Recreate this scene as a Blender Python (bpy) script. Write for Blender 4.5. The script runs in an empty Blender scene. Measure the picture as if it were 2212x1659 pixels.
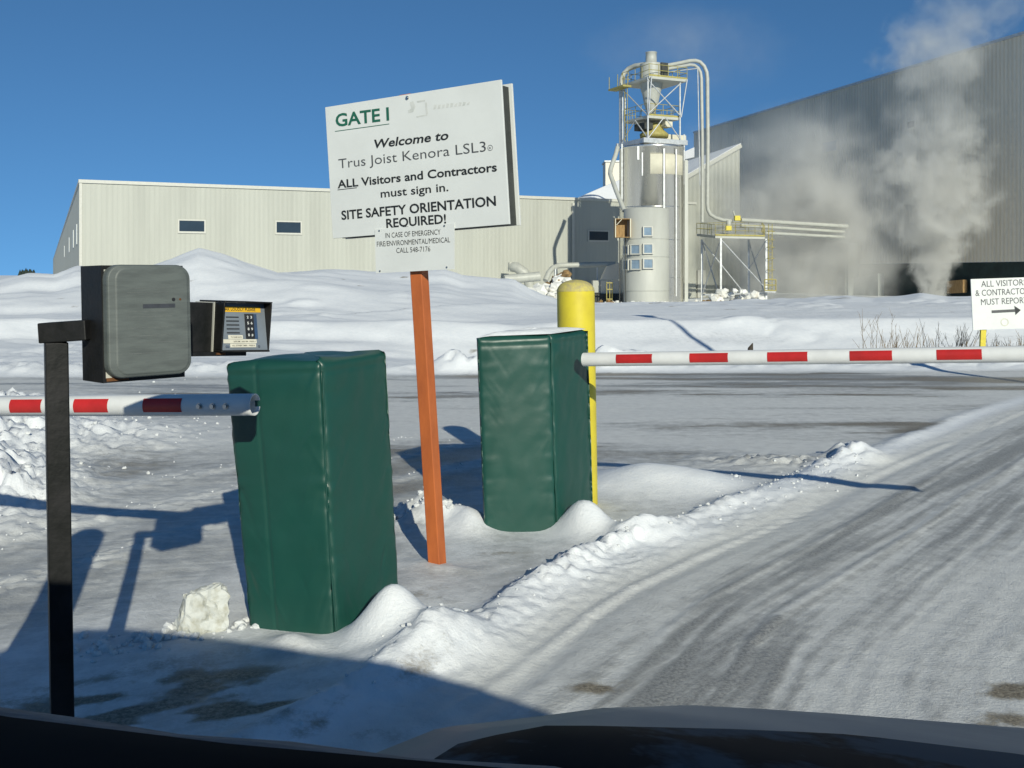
import bpy, math, random
import numpy as np
from mathutils import Vector, Matrix
random.seed(7)
RNG = np.random.default_rng(11)
S = bpy.context.scene
COL = S.collection

# ---------------------------------------------------------------- camera
CAM_Z = 1.43
FPX, HX, HY = 2150.0, 1106.0, 591.0      # focal length and horizon in the photograph's own pixels (2212 wide)
cd = bpy.data.cameras.new('camera')
cam = bpy.data.objects.new('camera', cd); COL.objects.link(cam)
cam.location = (0, 0, CAM_Z); cam.rotation_euler = (math.radians(90), 0, 0)
cd.sensor_width = 36; cd.lens = 36 * FPX / 2212
cd.shift_y = -(829.5 - HY) / 2212
cd.clip_start = 0.02; cd.clip_end = 6000
S.camera = cam

# ---------------------------------------------------------------- light
SUNV = Vector((0.30, -1.0, 0.435))      # towards the sun: low, behind the camera to its right
SUNV.normalize()
elev = math.asin(SUNV.z); azim = math.atan2(SUNV.x, SUNV.y)
w = bpy.data.worlds.new('World'); S.world = w; w.use_nodes = True
nt = w.node_tree
sky = nt.nodes.new('ShaderNodeTexSky'); sky.sky_type = 'NISHITA'; sky.sun_disc = False
sky.sun_elevation = elev; sky.sun_rotation = azim
sky.air_density = 1.0; sky.dust_density = 0.0; sky.ozone_density = 3.0; sky.altitude = 2500
nt.nodes['Background'].inputs['Strength'].default_value = 0.085
stc = nt.nodes.new('ShaderNodeTexCoord'); sup = nt.nodes.new('ShaderNodeVectorMath'); sup.inputs[1].default_value = (0, 0, .19)   # clear winter air: no pale band at the horizon
nt.links.new(stc.outputs['Generated'], sup.inputs[0]); snz = nt.nodes.new('ShaderNodeVectorMath'); snz.operation = 'NORMALIZE'; nt.links.new(sup.outputs[0], snz.inputs[0]); nt.links.new(snz.outputs[0], sky.inputs[0])
tint = nt.nodes.new('ShaderNodeMix'); tint.data_type = 'RGBA'; tint.blend_type = 'MULTIPLY'; tint.inputs[0].default_value = 1
tint.inputs[7].default_value = (.58, .92, 1.03, 1)        # the photograph's colour balance
nt.links.new(sky.outputs[0], tint.inputs[6]); nt.links.new(tint.outputs[2], nt.nodes['Background'].inputs[0])
sd = bpy.data.lights.new('sun', 'SUN'); sd.energy = 3.8; sd.angle = math.radians(0.5); sd.color = (1.0, 0.965, 0.80)
sun = bpy.data.objects.new('sun', sd); COL.objects.link(sun)
sun.rotation_euler = SUNV.to_track_quat('Z', 'Y').to_euler(); sun.location = (8, -20, 15)
S.view_settings.view_transform = 'Standard'; S.view_settings.look = 'None'
S.view_settings.exposure = 0.26; S.view_settings.gamma = 1.0
S.cycles.use_denoising = True
S.cycles.max_bounces = 8; S.cycles.volume_bounces = 2; S.cycles.volume_step_rate = 1.0

# ---------------------------------------------------------------- helpers
def P(x, y, Y):
    """the point that stands Y metres ahead in the direction of photo pixel x, y"""
    return Vector(((x - HX) / FPX * Y, Y, CAM_Z - (y - HY) / FPX * Y))

def tag(o, label=None, cat=None, group=None, kind=None):
    if label: o['label'] = label
    if cat: o['category'] = cat
    if group: o['group'] = group
    if kind: o['kind'] = kind
    return o

def thing(name, label, cat, loc=(0, 0, 0), group=None):
    o = bpy.data.objects.new(name, None); COL.objects.link(o); o.location = loc
    o.empty_display_size = 0.2
    return tag(o, label, cat, group)

class MB:
    """collects shapes in world space; build() links them as one mesh"""
    def __init__(s): s.v = []; s.f = []; s.sm = []
    def add(s, vs, fs, smooth=False):
        n = len(s.v); s.v += [tuple(p) for p in vs]
        s.f += [tuple(i + n for i in f) for f in fs]; s.sm += [smooth] * len(fs)
        return s
    def box(s, lo, hi, M=None):
        (a, b, c), (d, e, f) = lo, hi
        vs = [Vector(q) for q in ((a,b,c),(d,b,c),(d,e,c),(a,e,c),(a,b,f),(d,b,f),(d,e,f),(a,e,f))]
        if M is not None: vs = [M @ q for q in vs]
        return s.add(vs, [(0,3,2,1),(4,5,6,7),(0,1,5,4),(1,2,6,5),(2,3,7,6),(3,0,4,7)])
    def bar(s, p, q, r, n=8, r2=None, caps=True):
        p, q = Vector(p), Vector(q); d = (q - p).normalized()
        a = d.orthogonal().normalized(); b = d.cross(a); r2 = r if r2 is None else r2
        vs = [p + (a*math.cos(2*math.pi*i/n) + b*math.sin(2*math.pi*i/n))*r for i in range(n)] + \
             [q + (a*math.cos(2*math.pi*i/n) + b*math.sin(2*math.pi*i/n))*r2 for i in range(n)]
        m = len(s.v)
        s.add(vs, [(i, (i+1) % n, n+(i+1) % n, n+i) for i in range(n)], n > 5)
        if caps:
            s.add(vs[:n], [tuple(reversed(range(n)))]); s.add(vs[n:], [tuple(range(n))])
        return s
    def beam(s, p, q, w, h=None):
        """square tube between two points, its sides upright"""
        h = w if h is None else h
        p, q = Vector(p), Vector(q); d = (q - p).normalized()
        up = Vector((0, 0, 1)) if abs(d.z) < 0.95 else Vector((0, 1, 0))
        a = d.cross(up).normalized(); b = a.cross(d)
        vs = [c + a*(w/2*i) + b*(h/2*j) for c in (p, q) for i, j in ((-1,-1),(1,-1),(1,1),(-1,1))]
        return s.add(vs, [(0,3,2,1),(4,5,6,7),(0,1,5,4),(1,2,6,5),(2,3,7,6),(3,0,4,7)])
    def tube(s, pts, r, n=12, caps=True):
        pts = [Vector(p) for p in pts]; m = len(s.v); fr = None; vs = []
        for i, p in enumerate(pts):
            d = (pts[min(i+1, len(pts)-1)] - pts[max(i-1, 0)]).normalized()
            a = d.orthogonal().normalized() if fr is None else (fr - d*fr.dot(d)).normalized()
            fr = a; b = d.cross(a)
            rr = r[i] if isinstance(r, (list, tuple)) else r
            vs += [p + (a*math.cos(2*math.pi*k/n) + b*math.sin(2*math.pi*k/n))*rr for k in range(n)]
        fs = [(i*n+k, i*n+(k+1) % n, (i+1)*n+(k+1) % n, (i+1)*n+k) for i in range(len(pts)-1) for k in range(n)]
        s.add(vs, fs, True)
        if caps:
            s.add(vs[:n], [tuple(reversed(range(n)))]); s.add(vs[-n:], [tuple(range(n))])
        return s
    def lathe(s, c, prof, n=48, a0=0, a1=2*math.pi, smooth=True):
        c = Vector(c); full = abs(a1-a0-2*math.pi) < 1e-6; k = n if full else n+1
        vs = [c + Vector((r*math.cos(a0+(a1-a0)*i/n), r*math.sin(a0+(a1-a0)*i/n), z)) for r, z in prof for i in range(k)]
        fs = [(j*k+i, j*k+(i+1) % k, (j+1)*k+(i+1) % k, (j+1)*k+i) for j in range(len(prof)-1) for i in range(n)]
        return s.add(vs, fs, smooth)
    def quad(s, a, b, c, d): return s.add([a, b, c, d], [(0, 1, 2, 3)])
    def slab(s, pts, d):
        """a polygon given thickness along the vector d"""
        n = len(pts); d = Vector(d); pts = [Vector(p) for p in pts]
        return s.add(pts + [p + d for p in pts], [tuple(range(n)), tuple(reversed(range(n, 2*n)))] +
                     [(i, n+i, n+(i+1) % n, (i+1) % n) for i in range(n)])
    def build(s, name, m, parent=None, bevel=0, seg=2):
        me = bpy.data.meshes.new(name)
        if parent is None:
            arr = np.array(s.v); off = Vector(((arr[:,0].min()+arr[:,0].max())/2, (arr[:,1].min()+arr[:,1].max())/2, arr[:,2].min()))
        else:
            r0 = parent
            while r0.parent is not None: r0 = r0.parent
            off = Vector(r0.location)
        me.from_pydata([tuple(Vector(v) - off) for v in s.v], [], s.f)
        me.polygons.foreach_set('use_smooth', s.sm)
        me.update()
        import bmesh
        bm = bmesh.new(); bm.from_mesh(me); bmesh.ops.recalc_face_normals(bm, faces=bm.faces); bm.to_mesh(me); bm.free()
        o = bpy.data.objects.new(name, me); COL.objects.link(o)
        if parent is not None: o.parent = parent
        else: o.location = off
        me.materials.append(m)
        if bevel:
            b = o.modifiers.new('bevel', 'BEVEL'); b.width = bevel; b.segments = seg; b.limit_method = 'ANGLE'; b.angle_limit = math.radians(35)
        return o

def arc(c, u, v, r, a0, a1, n=10):
    c, u, v = Vector(c), Vector(u), Vector(v)
    return [c + u*(r*math.cos(a0+(a1-a0)*i/n)) + v*(r*math.sin(a0+(a1-a0)*i/n)) for i in range(n+1)]

# ---------------------------------------------------------------- materials
def srgb(r, g, b): return tuple(((c/255)/12.92 if c/255 < .04045 else ((c/255+.055)/1.055)**2.4) for c in (r, g, b)) + (1,)

def mat(name, col, rough=0.6, metal=0.0, var=0.12, scale=6.0, bump=0.0, bscale=40.0, col2=None, stretch=(1,1,1), spec=0.5, lo=.4, hi=.65, coat=0):
    """principled surface whose colour and roughness wander with noise in the object's own coordinates"""
    m = bpy.data.materials.new(name); m.use_nodes = True; t = m.node_tree; N = t.nodes; L = t.links
    b = N['Principled BSDF']; b.inputs['Metallic'].default_value = metal; b.inputs['Specular IOR Level'].default_value = spec
    b.inputs['Coat Weight'].default_value = coat
    tc = N.new('ShaderNodeTexCoord'); mp = N.new('ShaderNodeMapping'); mp.inputs['Scale'].default_value = stretch
    L.new(tc.outputs['Object'], mp.inputs[0])
    nz = N.new('ShaderNodeTexNoise'); nz.inputs['Scale'].default_value = scale; nz.inputs['Detail'].default_value = 6; nz.inputs['Roughness'].default_value = .62
    L.new(mp.outputs[0], nz.inputs['Vector'])
    rp = N.new('ShaderNodeMapRange'); rp.inputs[1].default_value = lo; rp.inputs[2].default_value = hi
    L.new(nz.outputs[0], rp.inputs[0])
    mx = N.new('ShaderNodeMix'); mx.data_type = 'RGBA'
    c = tuple(col[:3]); c2 = tuple(col2[:3]) if col2 else tuple(max(0, k*(1-var*2)) for k in c)
    mx.inputs[6].default_value = c + (1,); mx.inputs[7].default_value = c2 + (1,)
    L.new(rp.outputs[0], mx.inputs[0]); L.new(mx.outputs[2], b.inputs['Base Color'])
    rr = N.new('ShaderNodeMapRange'); rr.inputs[3].default_value = max(.03, rough-.1); rr.inputs[4].default_value = min(1, rough+.1)
    L.new(nz.outputs[0], rr.inputs[0]); L.new(rr.outputs[0], b.inputs['Roughness'])
    if bump:
        n2 = N.new('ShaderNodeTexNoise'); n2.inputs['Scale'].default_value = bscale; n2.inputs['Detail'].default_value = 4
        L.new(mp.outputs[0], n2.inputs['Vector'])
        bp = N.new('ShaderNodeBump'); bp.inputs['Strength'].default_value = bump; bp.inputs['Distance'].default_value = .01
        L.new(n2.outputs[0], bp.inputs['Height']); L.new(bp.outputs[0], b.inputs['Normal'])
    return m

M = {}
M['white_sign'] = mat('white_sign', (.66,.68,.66), .45, var=.03, scale=5)
M['white_tube'] = mat('white_tube', (.70,.71,.70), .4, var=.05, scale=9, bump=.05)
M['red_tape'] = mat('red_tape', (.50,.022,.02), .4, var=.12, scale=8)
M['black_paint'] = mat('black_paint', (.007,.008,.008), .5, var=.0, scale=14, col2=(.016,.016,.017), bump=.1, bscale=60, spec=.25)
M['black_plastic'] = mat('black_plastic', (.012,.012,.013), .5, scale=20, col2=(.02,.02,.021))
M['grey_cover'] = mat('grey_cover', (.118,.135,.127), .55, var=.1, scale=9, col2=(.085,.097,.093), stretch=(1,1,6), bump=.05)
M['grey_panel'] = mat('grey_panel', (.17,.2,.235), .5, var=.1, scale=12)
M['steel'] = mat('steel', (.55,.55,.54), .3, 1.0, var=.15, scale=20)
M['black_text'] = mat('black_text', (.018,.02,.02), .5, var=.1)
M['grey_text'] = mat('grey_text', (.07,.075,.08), .5, var=.1)
M['green_text'] = mat('green_text', (.015,.12,.075), .5, var=.1)
M['faded'] = mat('faded', (.60,.61,.58), .6, scale=26, col2=(.50,.52,.49))
M['orange_paint'] = mat('orange_paint', (.47,.125,.03), .6, var=.12, scale=9, col2=(.37,.095,.024), stretch=(1,1,.4), bump=.15, bscale=50)
M['green_vinyl'] = mat('green_vinyl', (.009,.060,.046), .40, var=.1, scale=3, col2=(.008,.054,.041), bump=.05, bscale=30, spec=.5)
M['yellow_paint'] = mat('yellow_paint', (.62,.52,.035), .5, var=.06, scale=10, col2=(.55,.45,.035), bump=.05)
M['sand_cap'] = mat('sand_cap', (.52,.45,.12), .85, scale=40, col2=(.36,.31,.17), bump=.3)
M['yellow_label'] = mat('yellow_label', (.68,.40,.02), .5, var=.05)
M['cream_label'] = mat('cream_label', (.62,.60,.50), .6, var=.06, scale=30)
M['cream_metal'] = mat('cream_metal', (.39,.40,.355), .55, var=.05, scale=.6, stretch=(1,1,.1))
M['cream_trim'] = mat('cream_trim', (.50,.50,.45), .5, var=.04)
M['mill_metal'] = mat('mill_metal', (.70,.64,.53), .5, var=.1, scale=.5, stretch=(1,1,.06), col2=(.62,.57,.47))
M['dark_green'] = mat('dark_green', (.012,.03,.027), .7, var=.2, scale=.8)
M['stained'] = mat('stained', (.27,.30,.29), .7, scale=.7, col2=(.12,.14,.135), stretch=(1,1,.25))
M['glass_dark'] = mat('glass_dark', (.03,.045,.06), .12, var=.1, scale=.5)
M['glass_sky'] = mat('glass_sky', (.22,.30,.38), .15, var=.15, scale=1.5)
M['silo_steel'] = mat('silo_steel', (.80,.785,.73), .26, .92, var=.08, scale=.9, stretch=(1,1,.12), lo=.35, hi=.7)
M['tank_paint'] = mat('tank_paint', (.45,.46,.42), .55, var=.06, scale=.8, stretch=(1,1,.3))
M['pale_duct'] = mat('pale_duct', (.42,.43,.39), .5, var=.07, scale=2)
M['galv'] = mat('galv', (.55,.57,.58), .45, .35, var=.12, scale=3)
M['yellow_rail'] = mat('yellow_rail', (.38,.33,.10), .6, var=.15)
M['board'] = mat('board', (.60,.57,.45), .8, var=.06, scale=1.2)
M['plywood'] = mat('plywood', (.36,.23,.10), .85, var=.2, scale=3, stretch=(4,4,.6))
M['dark_plant'] = mat('dark_plant', (.05,.055,.05), .8, var=.2)
M['ice_block'] = mat('ice_block', (.50,.52,.50), .6, scale=22, col2=(.34,.335,.27), lo=.45, hi=.7, bump=.8, bscale=30)
M['snow_chunk'] = mat('snow_chunk', (.80,.82,.84), .8, var=.04, scale=10, bump=.5, bscale=30)
M['crumb'] = mat('crumb', (.66,.68,.69), .9, var=.12, scale=30, bump=.4, bscale=60)
M['snow_dirty'] = mat('snow_dirty', (.70,.70,.66), .85, scale=.9, col2=(.36,.28,.17), bump=.3, bscale=3, lo=.55, hi=.75)
M['brown_debris'] = mat('brown_debris', (.30,.19,.08), .9, var=.3, scale=2)
M['weed'] = mat('weed', (.26,.20,.13), .9, var=.25, scale=6)
M['conifer'] = mat('conifer', (.02,.035,.025), .9, var=.3, scale=1)
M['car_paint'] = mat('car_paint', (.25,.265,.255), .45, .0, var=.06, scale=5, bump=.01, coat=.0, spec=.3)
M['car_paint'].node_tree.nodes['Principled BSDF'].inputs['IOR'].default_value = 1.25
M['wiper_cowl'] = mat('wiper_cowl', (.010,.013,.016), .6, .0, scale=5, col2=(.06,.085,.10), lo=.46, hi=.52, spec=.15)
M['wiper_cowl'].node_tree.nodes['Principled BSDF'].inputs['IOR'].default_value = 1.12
M['car_trim'] = mat('car_trim', (.012,.013,.014), .8, var=.1, spec=.2)
M['dash'] = mat('dash', (.004,.004,.005), .9, var=.1, spec=.1)
M['cowl'] = mat('cowl', (.09,.10,.11), .85, scale=60, col2=(.16,.17,.18), bump=.2)
M['rubber'] = mat('rubber', (.02,.02,.02), .8, scale=20)
M['rust'] = mat('rust', (.16,.065,.02), .85, var=.2, scale=40)
# ---------------------------------------------------------------- terrain
def lattice(seed): return np.random.default_rng(seed).random((256, 256))
_LAT = {}
def vn(x, y, seed=0):
    """smooth value noise, 0..1"""
    if seed not in _LAT: _LAT[seed] = lattice(seed)
    A = _LAT[seed]; xi = np.floor(x).astype(int); yi = np.floor(y).astype(int)
    fx = x - xi; fy = y - yi; fx = fx*fx*(3-2*fx); fy = fy*fy*(3-2*fy)
    a = A[xi & 255, yi & 255]; b = A[(xi+1) & 255, yi & 255]; c = A[xi & 255, (yi+1) & 255]; d = A[(xi+1) & 255, (yi+1) & 255]
    return (a*(1-fx)+b*fx)*(1-fy) + (c*(1-fx)+d*fx)*fy
def fbm(x, y, seed=0, o=4, g=.5):
    r = 0; a = 1; n = 0
    for i in range(o):
        r = r + a*vn(x*2**i + 17.3*i, y*2**i + 5.1*i, seed+i); n += a; a *= g
    return r/n
def lumps(x, y, seed=0):
    """rounded clods on a jittered grid, 0..1"""
    if seed not in _LAT: _LAT[seed] = lattice(seed)
    if seed+50 not in _LAT: _LAT[seed+50] = lattice(seed+50)
    A, B = _LAT[seed], _LAT[seed+50]; xi = np.floor(x).astype(int); yi = np.floor(y).astype(int); best = np.zeros_like(x)
    for i in (-1, 0, 1):
        for j in (-1, 0, 1):
            p = A[(xi+i) & 255, (yi+j) & 255]; q = B[(xi+i) & 255, (yi+j) & 255]
            rr = .35 + .5*((p*7.3) % 1)
            d2 = ((x-(xi+i+p))**2 + (y-(yi+j+q))**2)/rr**2
            best = np.maximum(best, np.sqrt(np.clip(1-d2, 0, 1))*rr)
    return best
def sst(a, b, x):
    t = np.clip((x-a)/(b-a), 0, 1); return t*t*(3-2*t)
def gau(X, Y, cx, cy, sx, sy, rot=0):
    c, s = math.cos(rot), math.sin(rot); u = (X-cx)*c+(Y-cy)*s; v = -(X-cx)*s+(Y-cy)*c
    return np.exp(-(u/sx)**2-(v/sy)**2)

KERB = [(-9,-7.6),(-3,-.1),(-1.3,2.2),(-.45,3.38),(-.22,3.7),(.32,4.70),(1.53,6.16),(2.67,7.6),(5.88,11.4),(9.5,14.8),(14,18)]
def smooth_line(p, n=3):
    p = np.array(p, float); q = np.vstack([2*p[0]-p[1], p, 2*p[-1]-p[-2]]); out = []
    for i in range(1, len(q)-2):
        for k in range(n):
            t = k/n; out.append(tuple(.5*((2*q[i])+(q[i+1]-q[i-1])*t+(2*q[i-1]-5*q[i]+4*q[i+1]-q[i+2])*t*t+(3*q[i]-q[i-1]-3*q[i+1]+q[i+2])*t**3)))
    return out + [tuple(p[-1])]
KERB = smooth_line(KERB)
def kerb_st(X, Y):
    """distance left of the snow ridge along the lane, and distance along it"""
    best = np.full(X.shape, 1e9); sg = np.zeros(X.shape); tt = np.zeros(X.shape); acc = 0
    for (x0, y0), (x1, y1) in zip(KERB[:-1], KERB[1:]):
        L = math.hypot(x1-x0, y1-y0); dx, dy = (x1-x0)/L, (y1-y0)/L
        u = np.clip((X-x0)*dx+(Y-y0)*dy, 0, L); d = np.hypot(X-x0-u*dx, Y-y0-u*dy)
        side = np.sign(-(X-x0)*dy+(Y-y0)*dx)
        k = d < best; best = np.where(k, d, best); sg = np.where(k, side, sg); tt = np.where(k, acc+u, tt); acc += L
    return best*sg, tt
CREST = np.array([(-2600,640),(-900,625),(-300,618),(0,612),(60,597),(120,600),(165,580),(240,583),(330,584),(372,576),(430,551),(480,563),(540,577),(600,588),(700,581),
                  (800,590),(900,589),(960,587),(1000,600),(1060,603),(1110,606),(1160,636),(1210,652),(1290,657),(1500,655),(1700,650),(1780,645),(1830,641),
                  (1885,646),(1950,641),(1990,634),(2045,643),(2212,641),(2600,640),(4500,640)], float)
CRX = (CREST[:,0]-HX)/FPX*38; CRZ = CAM_Z-(CREST[:,1]-HY)/FPX*38
LEDX = [-60,-12,-5.8,2.7,17.5,60]; LEDY = [24,24,24,29.5,32,35]
def terrain(X, Y):
    s, t = kerb_st(X, Y)
    wx = X + .25*(fbm(X*1.1, Y*1.1, 3)-.5); wy = Y + .25*(fbm(X*1.1, Y*1.1, 9)-.5)
    ice = np.zeros(X.shape); dirt = np.zeros(X.shape); rough = np.zeros(X.shape)
    z = .02*(fbm(X*.7, Y*.7, 21)-.5)
    # lane to the right of the ridge: ruts along the lane
    right = sst(.25, -.15, s)
    stri = fbm(t*.35, s*5, 31, 5); fine = fbm(t*1.2, s*26, 35, 3)
    ta = t + .0*s
    z += right*(.006*(stri-.5)+.006*(fine-.5))
    band = sst(.60, .15, np.abs(s+.85+.2*(fbm(t*.5, s*.5, 41)-.5)))
    band2 = sst(.5, .0, np.abs(s+2.6)) * .5
    ice += right*np.clip(.09+.55*(stri-.45)*1.1*sst(-3.2,-.8,s)+.25*(stri-.45)+.45*(fine-.5)+.42*band*(.25+1.3*fine)+.20*band2*(fine+.2) + .22*sst(-1.9,-3.0,s)*(.3+fine), 0, 1)
    ice *= 1-.6*sst(-.75, -.35, s)*right
    # tread print beside the ridge
    tread = np.exp(-((s+.30)/.06)**2)*sst(14.4, 14.8, ta)*sst(18, 17, ta)
    z += tread*.003*np.sin(t*120+s*60) - .01*np.exp(-((s+.30)/.08)**2)*right
    for ss, ww, hh in ((-.27,.03,.012),(-.62,.025,.006),(-.95,.03,.007),(-2.05,.03,.003)):
        z += hh*np.exp(-((s-ss+.05*(vn(t*.6, s*0, 44)-.5))/ww)**2)*sst(.35,.6,vn(t*.9, ss+0*t, 45))*right
    # raised island between the lane and the lot
    nose = sst(18.9, 17.3, ta)
    isl = sst(0, .12, s)*sst(1.75, 1.25, s)*nose
    z += .012*isl + isl*.02*(fbm(X*2.2, Y*2.2, 51, 3)-.5)
    # broken snow ridge along the lane edge
    amp = np.interp(ta, [0,12,13.3,14.1,15.5,16.3,17.3,18,19.2,21,24], [.008,.008,.02,.052,.055,.03,.035,.03,.035,.015,.0])
    ridge = np.exp(-((s-.06-.10*(vn(t*1.7, s*0, 61)-.5))/.095)**2)
    broken = .45+.8*fbm(t*2.2, s*2.5, 62, 3)
    cl = lumps(wx*11, wy*11, 63)
    cl2 = lumps(wx*23, wy*23, 64)
    z += amp*ridge*broken + ridge*np.minimum(amp*1.3, .07)*(.65*cl+.3*cl2)*sst(.25,.55,fbm(t*1.6,s*2,67,2))
    z += .5*amp*np.exp(-((s-.1)/.05)**2)*cl2
    spill = np.exp(-((s+.08)/.12)**2)*sst(13.2,14.2,ta)*sst(20.5,19,ta)
    z += spill*.020*np.maximum(0, cl2-.25) + .02*spill*broken
    dirt += .55*np.exp(-((s+.03)/.06)**2)*np.exp(-((ta-14.1)/.16)**2)*(cl+.2)*1.5
    # wind drifts round the posts
    z += .20*gau(wx,wy,-.50,3.92,.14,.13,.6) + .05*gau(wx,wy,-.30,3.86,.20,.15,.6) + .07*gau(wx,wy,-.33,3.72,.24,.14,.6) + .05*gau(wx,wy,-.88,3.84,.10,.07,-.2)+.02*gau(wx,wy,-.62,3.60,.34,.13,.15)
    z += .17*gau(wx,wy,.37,5.50,.11,.15,.3) + .07*gau(wx,wy,.62,5.42,.22,.14,.7) + .10*gau(wx,wy,-.24,5.62,.11,.16,.3)
    z += .12*gau(wx,wy,.85,6.7,.32,.30,.5) + .075*gau(wx,wy,1.25,6.6,.36,.26,.6)
    z += .14*gau(wx,wy,-.52,5.75,.2,.2)*(.5+lumps(wx*9,wy*9,66))
    z += .13*gau(wx,wy,2.58,7.7,.22,.17,.9)*(.55+.7*cl) + .05*gau(wx,wy,1.9,7.5,.5,.28)*(cl+cl2)
    drift = np.maximum.reduce([gau(X,Y,.85,6.7,.40,.34,.5), gau(X,Y,1.25,6.6,.42,.28,.6), gau(X,Y,-.48,3.88,.24,.22,.6), gau(X,Y,-.33,3.72,.26,.16,.6), gau(X,Y,.42,5.48,.24,.2,.3), gau(X,Y,.75,5.3,.4,.16,.75), gau(X,Y,-.24,5.62,.14,.18,.3), 1.2*ridge*sst(13.4,14.2,ta)*sst(20,18.5,ta)])
    z += .016*gau(wx,wy,-.40,4.92,.10,.09)+.012*gau(wx,wy,-.28,4.84,.12,.05)
    # bare gravel on the island
    dn = fbm(X*5, Y*5, 71, 4)
    for cx,cy,sx,sy,k in ((-.42,4.35,.16,.2,.9),(-.30,4.05,.12,.16,.75),(.02,5.05,.35,.07,.85),(.62,5.98,.18,.09,.8),(1.05,6.05,.2,.08,.5),(-1.0,3.5,.35,.22,.95),
                          (-1.1,3.2,.5,.25,.9),(-.75,3.25,.4,.16,.75),(-1.45,3.3,.35,.25,.7),(-1.0,3.86,.1,.1,.6),(-.45,3.12,.22,.1,.6)):
        dirt += k*.66*gau(X,Y,cx,cy,sx,sy)*sst(.30,.75,fbm(X*5+Y*3,Y*12-X*5,73,5))*1.1
    ice += isl*(.12+.40*fbm(X*3, Y*3, 77))
    ice *= 1-np.clip(1.5*drift,0,1); dirt *= 1-np.clip(1.1*drift,0,1)*np.where(np.abs(ta-14.1)<.4,.25,1)
    # exit lane and lot to the left and behind: grey ice, scraped in long streaks
    lot = sst(1.3, 1.75, s) + (1-sst(1.3,1.75,s))*sst(0,.2,s)*(1-nose); lot = np.clip(lot, 0, 1)
    edge = 14.2 + .085*X + .35*(fbm(X*.5, Y*.2, 81)-.5) + np.where(X > 0, 0, -.015*X)
    d = Y-edge; flat = lot*sst(.3, -.3, d)
    st1 = fbm(X*.5+Y*.32, (Y-.45*X)*2.6*(6/(np.maximum(Y,1)+3)), 83, 5)
    far = sst(6.5, 9, Y)
    st2 = fbm(X*.28, Y*1.7, 85, 5, .6)
    ice += flat*np.clip(((1-far)*(.33+1.1*(st1-.45)) + far*(.19+1.8*(st2-.50))), 0, 1)
    dirt += flat*(.75*sst(.52,.74,st1)*(1-far)*sst(4.6,6,Y) + .9*sst(.54,.72,st2)*far)
    ice += flat*far*.7*gau(X,Y,0,13.2,14,.8,.06)*sst(.4,.7,st2)
    z += flat*.012*(st1-.5) + flat*.012*(fbm(X*9,Y*9,87,2)-.5)*sst(9,6,Y)
    for off in (2.25, 2.9, 3.5):                              # crumbly trails left by tyres in the exit lane
        tr = np.exp(-((s-off-.25*(vn(t*.5, 0*s+off, 88)-.5))/.14)**2)*sst(1.5,2.2,s)*sst(10,6,Y)
        z += tr*.022*lumps(wx*15, wy*15, 89); ice *= 1-.5*tr; dirt *= 1-tr
    # rubble thrown up along the left side
    pile = 1.05*gau(X,Y,-4.8,8.5,.85,2.1,.25)+.7*gau(X,Y,-3.35,6.3,.5,.8,.3)+.25*gau(X,Y,-3.4,8.6,.7,.8)
    z += pile*(.13+.16*lumps(wx*4.5,wy*4.5,91)+.16*lumps(wx*9,wy*9,92)+.10*cl2+.08*cl); ice *= 1-np.clip(pile*2.5,0,1); dirt *= 1-np.clip(pile*3,0,1)
    # ploughed bank, then the snowfield beyond
    bank = sst(-.1, .6, d)
    z += bank*(.04+.07*np.exp(-((d-.7)/.6)**2)*lumps(wx*6,wy*6,98)+.06*np.exp(-((d-.8)/.7)**2)*(.4+1.2*lumps(wx*2.2,wy*2.2,94)+.5*lumps(wx*5,wy*5,95)))
    z += .30*gau(X,Y,-.72,14.7,.34,.3)*(.35+1.0*lumps(wx*3.8,wy*3.8,96)) + .30*gau(X,Y,1.42,14.9,.22,.25)*(.6+.6*lumps(wx*4,wy*4,97)) + .26*gau(X,Y,1.85,15,.3,.25)
    led = np.interp(X, LEDX, LEDY); cz = np.interp(X, CRX, CRZ)*1.0
    cz = np.where(Y > 1, np.interp(X/np.maximum(Y,1)*38, CRX, CRZ), cz)
    leftw = sst(3.2, .4, X/np.maximum(Y,1)*38)
    up = np.clip(d/np.maximum(led-edge, 1), 0, 1)
    zl = .50 + 0*cz
    dip = .30*sst(-6,0,X)+.08
    base = np.interp(d, [0,5,6.4,8.7,14], [0,-1,-1,.72,1.0]); base = np.where(base < 0, base*dip, base*zl)
    rise = sst(0, 1, np.clip((Y-led)/np.maximum(37.5-led, .5), 0, 1))
    field = base + (cz-zl)*rise
    wave = (fbm(X*.16+Y*.05, Y*.33, 101, 4)-.5)
    field += bank*(.10+.42*leftw)*wave*sst(0,5,d)*sst(41,34,Y) + .03*(fbm(X*.9,Y*1.6,102,3)-.5)*bank + .05*(fbm(X*1.3+Y*.5,Y*3.4,108,4)-.5)*bank*sst(0,3,d) + .11*lumps(X*1.7,Y*1.7,109)*sst(.60,.72,fbm(X*.35,Y*.35,110,3))*bank*sst(1,3,d)
    field += bank*(.55*gau(X,Y,-10.3,32,2.6,3.0,.3)+.3*gau(X,Y,-6.5,28.5,3.2,2.0,-.2)+.3*gau(X,Y,-15.5,31,2.2,2.5,.2)+.2*gau(X,Y,-1.5,30,3,2.2,.1)-.2*gau(X,Y,-8.6,35.5,2,2))
    field -= .07*sst(-.1,.12,Y-led)*sst(6,1,Y-led)*bank
    drop = sst(39.5, 54, Y)
    field = field*(1-drop) + drop*(-1.27+.12*(fbm(X*.3,Y*.3,105)-.5))
    field = np.where(Y > 60, -1.27+.1*(fbm(X*.2,Y*.2,105)-.5), field)
    z = z*(1-bank) + bank*(z*sst(4,0,d)+field*1.0)
    ice *= 1-sst(-.2,.2,d); dirt *= 1-sst(-.2,.2,d)
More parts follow.
